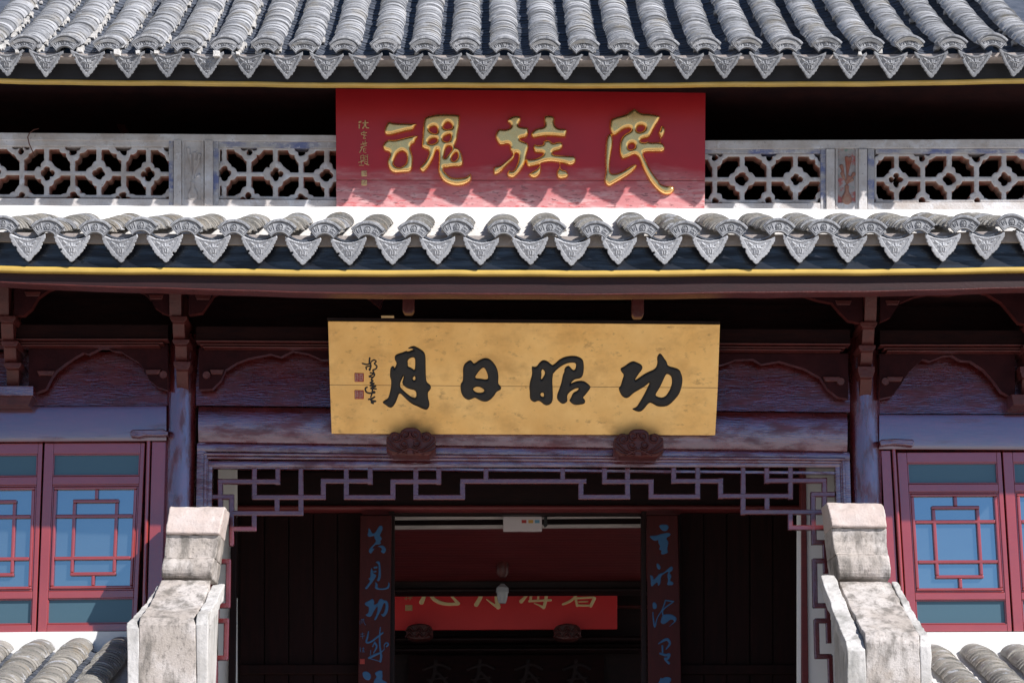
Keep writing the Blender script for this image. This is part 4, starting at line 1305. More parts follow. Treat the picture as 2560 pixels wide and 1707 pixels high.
zu = [P_(*c2, [(360,290),(380,220),(470,165),(560,150),(640,170),(660,230),(640,290),(600,360),(680,380),(780,380),(805,430),(800,520),(760,600),(690,610),(620,630),(700,665),(780,690),(810,750),(790,850),(760,950),(740,1080),(700,1180),(620,1280),(520,1385),(430,1385),(370,1350),(365,1280),(420,1200),(450,1245),(500,1230),(560,1120),(590,1000),(590,910),(530,905),(530,980),(480,1050),(380,1140),(290,1240),(200,1315),(105,1330),(95,1180),(130,1150),(240,1130),(340,1050),(450,970),(470,900),(410,830),(430,790),(400,720),(300,750),(220,750),(150,650),(130,560),(160,460),(220,410),(320,430),(420,400),(440,350)]),
      P_(*c2, [(1080,220),(1100,160),(1190,145),(1290,165),(1320,220),(1310,290),(1330,370),(1400,410),(1500,405),(1570,450),(1540,520),(1530,590),(1400,590),(1200,570),(1050,580),(900,615),(850,590),(830,530),(870,450),(950,400),(1080,385),(1100,330)]),
      P_(*c2, [(1060,670),(1130,640),(1230,640),(1260,700),(1330,680),(1400,665),(1460,680),(1485,760),(1430,850),(1300,870),(1260,920),(1400,930),(1560,940),(1720,945),(1735,1060),(1680,1130),(1590,1145),(1450,1100),(1250,1070),(1090,1085),(980,1140),(780,1190),(740,1090),(740,1000),(810,1010),(930,1000),(1030,960),(1090,900),(920,910),(880,830),(880,750),(910,715),(980,740),(1080,725)]),
      P_(*c2, [(1010,1130),(1050,1140),(1050,1250),(1010,1340),(920,1400),(840,1380),(800,1330),(770,1320),(860,1250),(960,1200)]),
      P_(*c2, [(1350,1220),(1390,1190),(1400,1110),(1425,1110),(1425,1210),(1540,1230),(1585,1300),(1570,1380),(1450,1410),(1370,1400),(1330,1320)]),
      S_(*c2, [(1130, 580), (1150, 660)], 22), S_(*c2, [(1015, 1100), (1030, 1190)], 26), S_(*c2, [(1405, 1080), (1410, 1230)], 22)]
c3 = ((1490, 260), 6.2727)
min_ = [P_(*c3, [(205,320),(215,240),(330,200),(480,160),(560,90),(600,75),(650,100),(700,150),(850,155),(1000,185),(1015,240),(930,370),(880,470),(830,550),(740,560),(690,600),(770,610),(800,585),(850,610),(960,600),(1060,620),(1090,700),(1060,770),(900,770),(770,770),(740,800),(790,900),(850,1020),(920,1130),(990,1210),(1010,1260),(1090,1290),(1200,1290),(1240,1340),(1200,1410),(1120,1440),(1020,1420),(900,1310),(790,1150),(710,980),(670,860),(600,800),(520,850),(410,890),(370,830),(355,720),(370,580),(420,490),(540,430),(530,390),(440,410),(360,470),(290,520),(235,490),(205,400)],
           [[(690,350),(640,390),(650,450),(740,430),(765,370)], [(560,630),(510,660),(510,720),(590,710),(600,650)]]),
        P_(*c3, [(180,480),(240,470),(270,530),(270,640),(240,800),(220,950),(220,1090),(300,1100),(400,1060),(520,990),(610,940),(655,980),(600,1060),(500,1140),(380,1210),(280,1270),(200,1315),(130,1260),(120,1160),(145,1080),(135,900),(140,700),(150,560)]),
        P_(*c3, [(1000,370),(1040,335),(1085,380),(1090,440),(1060,520),(1010,560),(960,460),(990,430)]), S_(*c3, [(1005, 540), (1003, 640)], 22)]
for sh in (hun, zu, min_):
    glyph('gold_character', sh, pr_, 0.034, 9.0, M['goldchar'], RP, 1.3)
cs = ((880, 290), 8.25)
sig = [[([(150,130),(180,120)],40), ([(150,180),(150,250)],30), ([(225,150),(330,140)],24), ([(275,100),(265,180),(225,255)],30), ([(280,160),(290,235),(345,250)],24)],
       [([(200,390),(200,350),(300,345)],20), ([(245,320),(250,340)],24), ([(215,390),(280,380)],16), ([(245,380),(250,440)],18), ([(255,410),(300,405)],14), ([(230,460),(275,465)],20)],
       [([(185,590),(310,560)],18), ([(225,540),(230,600)],18), ([(275,515),(265,600)],18), ([(180,650),(300,610)],18), ([(215,640),(190,700),(155,755)],22), ([(230,680),(290,670)],14), ([(240,680),(240,740),(290,760)],16), ([(250,710),(290,710)],12)],
       [([(180,830),(235,815),(235,910),(185,915),(180,830)],16), ([(185,870),(235,865)],12), ([(135,960),(240,930)],18), ([(195,930),(190,1000)],16), ([(150,1020),(245,1020)],16), ([(255,825),(330,810)],14), ([(265,850),(265,990)],16), ([(320,830),(320,990)],16), ([(265,850),(320,845)],12), ([(265,900),(320,900)],12), ([(265,945),(320,945)],12), ([(265,990),(320,985)],14), ([(300,1000),(350,1015)],18)]]
for ch in sig:
    glyph('small_gold_character', [S_(*cs, p, w) for p, w in ch], pr_, 0.006, 1.6, M['goldflat'], RP, 0.8)
for y in (1130, 1320):
    sh = [('P', np.array([(880+x/8.25, 290+q/8.25) for x, q in ((192, y), (312, y), (310, y+118), (192, y+118))]), [])]
    s_ = glyph('gold_seal', sh, pr_, 0.003, 1.0, M['goldflat'], RP, 1.5)
    lines = []
    for _ in range(8):
        x, q = random.uniform(210, 295), random.uniform(y+15, y+100)
        lines.append(S_(*cs, [(x, q), (x+random.choice((-30, 0, 30)), q+random.choice((0, 25, -20)))], 7))
    glyph('seal_lines', lines, Plane(pr_.o + pr_.n*0.0035, pr_.pt(1700, 500, 0.0035), pr_.pt(900, 300, 0.0035)), 0.001, 0.5, M['plaquered'], s_, 0.7)

# gilded board above the door: leans forward
gp = Plane(W(829, 1084, -0.17), W(1788, 1088, -0.17), W(820, 803, -0.42))
GP = thing('gilded_name_board', W(1300, 1086, -0.17), 'gilded name board with four black characters leaning forward above the doorway', 'name board')
pboard('board', [(820, 803), (1800, 811), (1794.5, 969), (824.5, 961.5)], gp, 0.045, M['goldboard'], GP, 0.002)
pboard('board', [(824.5, 962), (1794.5, 969.5), (1788, 1088), (829, 1084)], gp, 0.045, M['goldboard'], GP, 0.002)
pboard('top_edge_strip', [(817, 794), (1800, 803), (1800, 810.6), (819, 802.6)], Plane(gp.o - gp.n*0.03, gp.pt(1788, 1088, -0.03), gp.pt(820, 803, -0.03)), 0.05, M['innerwood'], GP)
pboard('metal_clip', [(953, 789), (985, 789), (985, 795), (953, 795)], gp, 0.03, M['goldflat'], GP, 0.002)
c5 = ((860, 850), 7.4667)
yue = [P_(*c5, [(1190,150),(1290,100),(1360,130),(1450,180),(1510,240),(1525,330),(1525,500),(1530,700),(1545,790),(1610,830),(1630,890),(1600,940),(1565,970),(1570,1080),(1595,1160),(1595,1240),(1550,1305),(1480,1290),(1380,1240),(1280,1200),(1190,1130),(1100,1040),(1035,980),(1000,1080),(960,1180),(900,1260),(840,1260),(780,1210),(705,1165),(770,1110),(820,1090),(850,1000),(880,860),(880,740),(855,680),(860,580),(870,510),(910,480),(945,500),(930,540),(970,480),(985,420),(945,370),(945,290),(1000,255),(1090,230),(1170,195),(1185,220),(1290,175),(1310,185),(1270,160),(1200,165)],
          [[(1325,320),(1240,330),(1185,380),(1195,440),(1190,490),(1270,520),(1320,570),(1330,450)], [(1325,650),(1270,730),(1335,755)], [(1120,650),(1085,720),(1050,800),(1045,870),(1100,930),(1180,1000),(1260,1060),(1350,1085),(1350,940),(1220,915),(1130,870),(1080,800),(1105,730)]])]
c6 = ((1130, 870), 9.8)
ri = [P_(*c6, [(300,390),(370,330),(440,290),(490,320),(530,380),(580,360),(680,280),(790,240),(900,250),(990,320),(1080,440),(1130,580),(1140,730),(1130,870),(1190,930),(1215,985),(1180,1030),(1090,1070),(1040,1160),(950,1260),(840,1320),(720,1300),(630,1250),(560,1210),(480,1250),(400,1275),(310,1230),(240,1140),(205,1000),(210,870),(265,810),(270,650),(265,500)],
         [[(790,470),(720,500),(640,590),(545,735),(700,745),(870,775),(885,700),(860,600)], [(620,940),(540,970),(510,1010),(570,1070),(660,1095),(770,1080),(800,1030),(720,965)]])]
c7 = ((1310, 870), 9.8)
zhao = [P_(*c7, [(190,440),(250,460),(310,450),(370,360),(440,300),(500,290),(580,320),(650,380),(700,415),(730,500),(720,600),(700,700),(695,850),(705,1000),(710,1270),(660,1370),(560,1410),(480,1380),(420,1320),(350,1285),(260,1330),(180,1290),(140,1220),(140,1050),(125,960),(150,800),(200,640),(190,520)],
           [[(455,510),(425,560),(435,660),(410,760),(440,760),(520,620),(500,560)], [(405,1100),(485,1090),(490,1190),(440,1190),(405,1160)]]),
        P_(*c7, [(650,420),(700,415),(780,360),(860,280),(970,220),(1100,190),(1260,185),(1380,230),(1450,290),(1470,430),(1460,600),(1430,700),(1370,745),(1240,765),(1170,830),(1120,900),(1150,860),(1300,800),(1440,795),(1530,840),(1610,910),(1635,970),(1580,1050),(1500,1150),(1440,1210),(1490,1260),(1505,1310),(1480,1365),(1360,1390),(1240,1395),(1160,1350),(1100,1280),(1150,1220),(1180,1130),(1220,1080),(1310,1040),(1350,975),(1260,990),(1150,1050),(1070,1130),(1055,1200),(1070,1280),(1040,1330),(970,1370),(900,1350),(810,1260),(805,1150),(860,1010),(920,830),(950,650),(990,580),(985,510),(1040,440),(1110,430),(1160,500),(1220,545),(1265,500),(1280,370),(1190,355),(1060,370),(950,420),(850,490),(770,560),(710,640),(650,600)])]
c8 = ((1530, 860), 8.2526)
gong = [P_(*c8, [(165,500),(250,460),(340,390),(430,345),(520,375),(620,430),(635,510),(560,600),(500,690),(465,755),(560,690),(640,630),(750,570),(850,530),(910,480),(940,380),(925,290),(950,220),(990,185),(1040,230),(1080,300),(1130,360),(1150,450),(1280,480),(1390,520),(1430,610),(1460,720),(1440,880),(1390,1030),(1290,1150),(1200,1240),(1110,1290),(940,1290),(860,1240),(780,1200),(720,1260),(650,1350),(580,1400),(480,1380),(400,1330),(500,1305),(560,1210),(640,1080),(710,940),(790,775),(720,840),(600,920),(440,1010),(350,1100),(280,1120),(200,1070),(150,970),(135,900),(180,860),(210,740),(250,630),(190,570)],
           [[(1140,615),(1110,630),(1060,740),(980,910),(885,1050),(950,1090),(1040,1105),(1120,1060),(1200,930),(1240,800),(1230,680),(1190,635)]])]
for sh in (yue, ri, zhao, gong):
    glyph('black_character', sh, gp, 0.016, 8.0, M['blackchar'], GP, 1.3)
inkl = [([(345,435),(430,455),(500,430)],30), ([(480,335),(475,420),(500,480),(480,560)],34), ([(420,545),(415,500),(500,490),(470,550)],28), ([(510,400),(560,370),(600,400),(570,440),(615,490),(590,540),(540,560),(555,600)],28),
        ([(490,610),(560,620),(570,650),(540,690),(470,680),(540,640)],28), ([(540,690),(510,740),(540,760),(490,800),(560,810),(490,850),(590,860),(500,900),(600,910)],30),
        ([(430,880),(400,900),(410,960),(470,990),(570,980),(560,960)],32), ([(540,860),(520,1000),(500,1060)],28), ([(460,1105),(540,1080),(570,1060),(500,1120),(590,1140),(510,1160),(545,1180)],32)]
glyph('signature_script', [S_(*c5, p, w) for p, w in inkl[:4]], gp, 0.004, 1.6, M['blackchar'], GP, 0.9)
glyph('signature_script', [S_(*c5, p, w) for p, w in inkl[4:5]], gp, 0.004, 1.6, M['blackchar'], GP, 0.9)
glyph('signature_script', [S_(*c5, p, w) for p, w in inkl[5:8]], gp, 0.004, 1.6, M['blackchar'], GP, 0.9)
glyph('signature_script', [S_(*c5, p, w) for p, w in inkl[8:]], gp, 0.004, 1.6, M['blackchar'], GP, 0.9)
for (y0, y1) in ((610, 780), (930, 1100)):
    sh = [('P', np.array([(860+x/7.4667, 850+q/7.4667) for x, q in ((195, y0), (370, y0+5), (370, y1), (198, y1))]), [])]
    s_ = glyph('red_seal', sh, gp, 0.003, 0.8, M['sealred'], GP, 1.5)
    ln = []
    for cx in (240, 320):
        for k in range(6):
            q = y0+25+k*25
            ln.append(S_(*c5, [(cx-28, q), (cx+random.uniform(-5, 10), q+random.uniform(-8, 8)), (cx+28, q+random.uniform(-6, 6))], 6))
        ln.append(S_(*c5, [(cx-20, y0+20), (cx-24, y1-20)], 6)); ln.append(S_(*c5, [(cx+18, y0+30), (cx+22, y1-40)], 6))
    glyph('seal_lines', ln, Plane(gp.pt(829, 1084, 0.0035), gp.pt(1788, 1088, 0.0035), gp.pt(820, 803, 0.0035)), 0.001, 0.5, M['sealpale'], s_, 0.7)

# carved cloud brackets that carry the gilded board
ck = ((940, 1040), 13.067)
def cloud_base(ox):
    def sp(cx, cy, r, s, st, turns=1.35):
        return S_(*ck, [(ox+cx+s*r*(1-0.62*k/10)*math.cos(st+turns*2*math.pi*k/10), cy+r*(1-0.62*k/10)*math.sin(st+turns*2*math.pi*k/10)) for k in range(11)], 58)
    body = P_(*ck, [(ox+a, b) for a, b in [(340,640),(400,680),(440,590),(520,520),(640,505),(780,560),(840,450),(960,380),(1150,365),(1330,385),(1440,470),(1480,570),(1560,520),(1700,505),(1820,580),(1870,660),(1940,620),(1950,1290),(1100,1285),(340,1260)]], it=1)
    fine = [sp(640, 690, 170, 1, -0.4), sp(960, 600, 150, 1, -0.6), sp(1270, 600, 150, -1, -0.6), sp(1640, 680, 165, -1, -0.4), sp(920, 900, 150, 1, 0.6), sp(1330, 900, 150, -1, 0.6)]
    for k in range(3):
        fine.append(S_(*ck, [(ox+355, 720+k*170), (ox+560, 930+k*120), (ox+760, 1080+k*60), (ox+1000, 1120+k*55)], 55))
        fine.append(S_(*ck, [(ox+1930, 740+k*170), (ox+1730, 930+k*120), (ox+1500, 1080+k*60), (ox+1240, 1120+k*55)], 55))
    fine.append(S_(*ck, [(ox+700, 1260), (ox+1110, 1060), (ox+1530, 1250)], 60))
    return body, fine
for dx, oxp in ((0, 0), (570, 570)):
    ox = oxp*13.067
    body, fine = cloud_base(ox)
    Yc = -0.30
    pl = vplane(Yc)
    me = sd_mesh('cloud_bracket', lambda P: shape_sd(P, [body]), bbox([body]), 1.6, lambda x, y, h: pl.pt(x, y+oxp*0.0068, h), dome(0.012, 4), 0.16)
    cb = obj('cloud_bracket', me, M['bracket'], HALL)
    pl2 = vplane(Yc-0.011)
    # only keep the fine scrolls inside the body
    me = sd_mesh('cloud_scroll', lambda P: np.minimum(shape_sd(P, fine), shape_sd(P, [body])-0.6), bbox([body]), 1.0, lambda x, y, h: pl2.pt(x, y+oxp*0.0068, h), dome(0.016, 2.4), 0.004)
    obj('cloud_scroll', me, M['bracket'], cb)

# inner red board far inside
ip = vplane(4.85)
IP = thing('inner_red_board', ip.pt(1260, 1573), 'bright red board with gold characters half hidden by the beam deep inside the doorway', 'name board')
pboard('board', [(975, 1395), (1543, 1395), (1543, 1571), (975, 1574)], ip, 0.05, M['innerplaque'], IP)
ca, cbb = ((980, 1270), 4.753), ((1240, 1270), 4.753)
inner = [
    [S_(*ca, [(415,940),(375,1060),(350,1115)], [30, 36, 44]), S_(*ca, [(440,960),(480,1060),(560,1115),(660,1138),(780,1135)], [34, 36, 30]), S_(*ca, [(790,1130),(690,1020),(640,930)], [30, 20, 16])],
    [S_(*ca, [(1060,900),(1055,1040),(1000,1145)], [36, 38, 40]), S_(*ca, [(1235,900),(1245,1080),(1262,1170)], [34, 40, 44]), S_(*ca, [(1262,1180),(1190,1130),(1125,1080)], [30, 20, 10]), S_(*ca, [(1000, 960), (1290, 950)], 26)],
    [S_(*cbb, [(420,960),(350,1050),(300,1105)], [14, 26, 38]), S_(*cbb, [(425,940),(410,1090)], 24), S_(*cbb, [(395,1102),(650,1090)], 22), S_(*cbb, [(505,940),(500,1085)], 20), S_(*cbb, [(605,930),(592,1080),(568,1175)], 30), S_(*cbb, [(565,1180),(510,1150),(455,1128)], [28, 16, 8]), S_(*cbb, [(430, 1010), (640, 1000)], 14)],
    [S_(*cbb, [(870,1000),(1160,998)], 18), S_(*cbb, [(980,1000),(900,1090),(795,1140)], [18, 26, 22]), S_(*cbb, [(945,1070),(965,1155)], 24), S_(*cbb, [(950,1068),(1160,1056)], 20), S_(*cbb, [(1170,1070),(1125,1158)], 30), S_(*cbb, [(960,1152),(1128,1155)], 20), S_(*cbb, [(985,1110),(1090,1106)], 12)]]
for sh in inner:
    sh = [(a, p, w*1.3) for a, p, w in sh]
    glyph('gold_character', sh, ip, 0.012, 1.2, M['innergold'], IP, 0.9, 0.01)
glyph('small_gold_character', [S_(*ca, [(150,1045),(190,1040)], 10), S_(*ca, [(150,1072),(195,1068)], 9), S_(*ca, [(200,1050),(240,1048)], 10), S_(*ca, [(172,1020),(168,1085)], 9), S_(*ca, [(218,1020),(214,1088)], 9), S_(*ca, [(198,1068),(240,1066)], 8)], ip, 0.005, 1, M['goldflat'], IP, 0.7)
glyph('gold_seal', [('P', np.array([(1013, 1511), (1031, 1511), (1031, 1526), (1013, 1526)], float), [])], ip, 0.004, 1, M['goldflat'], IP, 1.2)
for cx in (1020, 1390):
    sh = []
    for r_, n_, yy_ in ((0, 3, 1586), (1, 3, 1572)):
        for k in range(n_):
            x = cx - 0 + (k-1)*24 + 28
            sh.append(S_((0, 0), 1, [(x-9, yy_+4), (x, yy_-6), (x+9, yy_+4)], 5))
            sh.append(S_((0, 0), 1, [(x-5, yy_+5), (x, yy_), (x+5, yy_+5)], 3))
    p_ = vplane(4.6)
    bodyc = P_((0, 0), 1, [(cx-4, 1566), (cx+10, 1560), (cx+28, 1557), (cx+50, 1560), (cx+62, 1568), (cx+62, 1598), (cx-4, 1600)])
    b_ = glyph('inner_cloud_bracket', [bodyc], p_, 0.02, 3, M['bracket'], HALL, 1.6, back=0.2)
    glyph('cloud_scroll', sh, vplane(4.58), 0.02, 2.2, M['bracket'], b_, 0.9)
# lower dark board with barely readable black characters
LB_ = thing('dark_script_board', vplane(5.15).pt(1280, 1760), 'dim brown board with black characters below the inner red board', 'board')
pboard('board', [(1020, 1638), (1510, 1636), (1510, 1790), (1020, 1790)], vplane(5.15), 0.04, M['darkwood'], LB_)
for k, x in enumerate((1060, 1170, 1290, 1410)):
    glyph('black_character', [S_((x, 1650), 1, [(0, 22), (38, 10), (64, 20)], 9), S_((x, 1650), 1, [(30, 0), (24, 40), (4, 74)], 10), S_((x, 1650), 1, [(34, 30), (60, 60), (70, 80)], 10), S_((x, 1650), 1, [(10, 48), (56, 42)], 7)], vplane(5.14), 0.004, 2, M['innerwood'], LB_, 2.0)

# couplet boards
def couplet(name, label, pts, glyphs, extra=()):
    pl = vplane(1.52)
    t = thing(name, pl.pt((pts[0][0]+pts[1][0])/2, 1780), label, 'couplet board')
    f = [pl.pt(x, y) for x, y in pts]
    obj('board', MB().prism(f, [p + Vector((0, .04, 0)) for p in f]).mesh('board'), M['boardred'], t, 0.003)
    for g_ in glyphs:
        glyph('blue_character', g_, pl, 0.0025, 1.5, M['bluescript'], t, 0.9)
    for g_, m in extra:
        glyph('small_character' if m is M['bluescript'] else 'red_seal', g_, pl, 0.0025, 1.5, m, t, 0.8)
    return t
l1, l2, r1, r2 = ((890, 1290), 7.467), ((890, 1497), 7.467), ((1605, 1290), 7.467), ((1605, 1497), 7.467)
couplet('couplet_board', 'narrow dark red couplet board with blue characters left of the inner doorway', [(901, 1288), (979, 1288), (973, 1800), (894, 1800)], [
    [P_(*l1, [(230,210),(265,240),(300,320),(350,315),(400,230),(440,165),(490,180),(500,230),(470,300),(440,360),(480,400),(480,430),(450,460),(470,500),(440,525),(370,525),(330,560),(300,600),(350,590),(320,640),(280,700),(235,665),(245,610),(290,560),(360,490),(375,450),(345,410),(345,365),(290,370),(250,385),(210,355),(230,290)], it=1),
     P_(*l1, [(400,560),(450,540),(510,540),(560,600),(560,650),(515,705),(455,650),(490,620),(470,580)], it=1)],
    [P_(*l1, [(355,860),(400,835),(445,840),(460,950),(468,1130),(430,1220),(380,1190),(415,1140),(425,1000),(415,880)], it=1), S_(*l1, [(345,955),(388,950)], 36), S_(*l1, [(335,1030),(368,1026)], 32),
     P_(*l1, [(290,950),(310,1000),(320,1060),(380,1090),(370,1130),(310,1220),(250,1300),(200,1365),(160,1345),(200,1290),(270,1200),(220,1160),(270,1140),(270,1020)], it=1),
     P_(*l1, [(350,1215),(410,1260),(400,1330),(480,1345),(560,1330),(600,1290),(605,1210),(635,1270),(620,1340),(540,1370),(400,1370),(345,1335),(365,1280)], it=1)],
    [P_(*l2, [(150,70),(270,10),(310,-15),(345,40),(330,110),(400,80),(430,10),(470,-20),(520,20),(580,20),(610,100),(600,230),(520,345),(450,270),(500,280),(540,200),(555,80),(520,60),(470,200),(420,290),(375,390),(325,385),(390,270),(410,120),(370,160),(330,230),(280,330),(220,325),(165,290),(230,260),(240,190),(235,130),(190,130)], it=1)],
    [S_(*l2, [(455,520),(440,700),(450,900),(470,1060),(455,1160)], [18, 34, 34, 44, 40]), S_(*l2, [(235,600),(215,700),(195,800),(280,790),(440,670),(500,625)], [20, 36, 36, 34]), S_(*l2, [(345,810),(310,880)], 26), S_(*l2, [(350,800),(385,880),(330,1000)], [30, 40, 22]),
     S_(*l2, [(275,950),(270,1040)], 16), S_(*l2, [(240,1095),(350,1040),(460,990),(530,930)], [40, 50, 30, 10]), S_(*l2, [(250,1100),(450,1160)], 16), S_(*l2, [(530,930),(530,850),(570,810),(605,840),(570,880)], [10, 18, 30, 30])],
    [P_(*l2, [(125,1350),(210,1340),(280,1400),(280,1480),(225,1520),(150,1480),(120,1410)]), P_(*l2, [(350,1370),(430,1320),(495,1330),(490,1385),(500,1430),(480,1500),(580,1540),(590,1620),(480,1700),(330,1620),(330,1510),(390,1450),(355,1400)])]],
    extra=[([S_(*l2, [(75,400),(75,470)], 10), S_(*l2, [(95,380),(150,375)], 10), S_(*l2, [(115,370),(110,450)], 10), S_(*l2, [(140,360),(150,430),(180,480)], 10)], M['bluescript']),
           ([S_(*l2, [(90,650),(150,640)], 12), S_(*l2, [(85,690),(160,680)], 12), S_(*l2, [(120,620),(125,740)], 10)], M['bluescript']),
           ([S_(*l2, [(80,900),(85,980)], 12), S_(*l2, [(110,920),(155,915)], 10), S_(*l2, [(115,950),(155,945)], 10), S_(*l2, [(110,980),(160,980)], 12), S_(*l2, [(135,890),(135,980)], 10)], M['bluescript']),
           ([('P', np.array([(899.6, 1645.5), (912, 1645.5), (912, 1659), (899.6, 1659)]), [])], M['sealred'])])
couplet('couplet_board', 'narrow dark red couplet board with blue characters right of the inner doorway', [(1617, 1288), (1694, 1288), (1705, 1800), (1622, 1800)], [
    [P_(*r1, [(315,185),(350,150),(470,150),(505,190),(490,240),(440,280),(370,265)]), P_(*r1, [(130,360),(260,360),(380,320),(500,300),(550,345),(440,410),(500,475),(480,560),(470,620),(495,680),(380,715),(350,690),(370,635),(310,620),(345,560),(300,490),(310,435),(240,460),(180,425)], it=1)],
    [P_(*r1, [(270,870),(310,880),(360,960),(320,1000),(275,960)]), P_(*r1, [(145,1085),(215,1120),(215,1190),(290,1110),(320,1070),(400,1050),(470,990),(540,925),(580,950),(580,1000),(510,1050),(550,1100),(545,1150),(520,1200),(590,1230),(580,1285),(460,1285),(490,1200),(470,1100),(500,1020),(430,1060),(355,1110),(350,1250),(300,1305),(290,1220),(230,1270),(190,1310),(165,1290),(165,1180)], it=1)],
    [P_(*r2, [(195,60),(240,50),(275,90),(280,170),(230,190),(200,170)]), S_(*r2, [(205,240),(215,380),(240,510),(290,340),(380,190),(440,20)], [18, 30, 34, 20, 26, 26]), S_(*r2, [(440,20),(590,40)], 26), S_(*r2, [(590,40),(400,190),(390,290)], 26),
     P_(*r2, [(380,290),(500,270),(600,300),(650,350),(640,410),(600,440),(590,380),(520,380),(460,440),(390,470),(345,430),(355,380)], it=1), S_(*r2, [(620,410),(510,510)], [26, 8])],
    [S_(*r2, [(310,830),(400,770),(480,750),(520,830),(450,930)], [20, 50, 55, 45, 20]), S_(*r2, [(380,870),(385,980)], 36), S_(*r2, [(340,1010),(440,1040),(510,1030),(480,1100),(430,1110),(500,1190)], [40, 50, 50, 40, 50])],
    [P_(*r2, [(350,1450),(370,1480),(450,1440),(540,1460),(550,1510),(500,1580),(400,1640),(260,1600),(320,1540)], it=1)]])

# white control box with three stickers and the hanging lamp
BX = thing('control_box', W(1306, 1327, 1.9), 'small white plastic box with three coloured stickers under the inner lintel', 'electrical box')
slab('box_body', rect(1258, 1289, 1355, 1327), 1.9, 0.05, M['whiteplastic'], BX, 0.006)
for x0, k in ((1304, 'stk_red'), (1321, 'stk_yel'), (1337, 'stk_blu')):
    slab('sticker', rect(x0, 1299, x0+12, 1307), 1.8985, 0.001, M[k], BX, 0)
slab('sensor_knob', [(1361, 1289), (1368, 1289), (1369, 1312), (1363, 1317), (1358, 1312)], 1.92, 0.03, M['cable'], BX, 0.003)
LP = thing('hanging_lamp', W(1255, 1511, 3.3), 'small white glass lamp hanging in front of the inner red board', 'lamp')
c = W(1256, 1478, 3.3)
k_ = (W(1272, 1478, 3.3).x - c.x)
obj('glass_shade', MB().lathe((c.x, 3.3, c.z), [(k_*0.3, 0.06), (k_*0.95, 0.03), (k_*1.0, 0.0), (k_*1.02, -0.006), (k_*0.88, -0.014), (k_*0.8, -0.05), (k_*0.62, -0.085), (k_*0.5, -0.092), (k_*0.05, -0.094)], 24).mesh('glass_shade', 'auto'), M['opal'], LP)
obj('lamp_cap', MB().lathe((c.x, 3.3, c.z+0.2), [(k_*0.25, 0.09), (k_*0.75, 0.04), (k_*0.95, 0.0), (k_*0.95, -0.06), (k_*0.5, -0.09)], 20).mesh('lamp_cap', 'auto'), M['bracket'], LP)
obj('lamp_cord', MB().tube([(c.x+0.02, 3.3, c.z+0.45), (c.x+0.03, 3.29, c.z+0.34), (c.x+0.05, 3.25, c.z+0.28), (c.x+0.02, 3.3, c.z+0.25)], 0.006, 6).mesh('lamp_cord', True), M['cable'], LP)

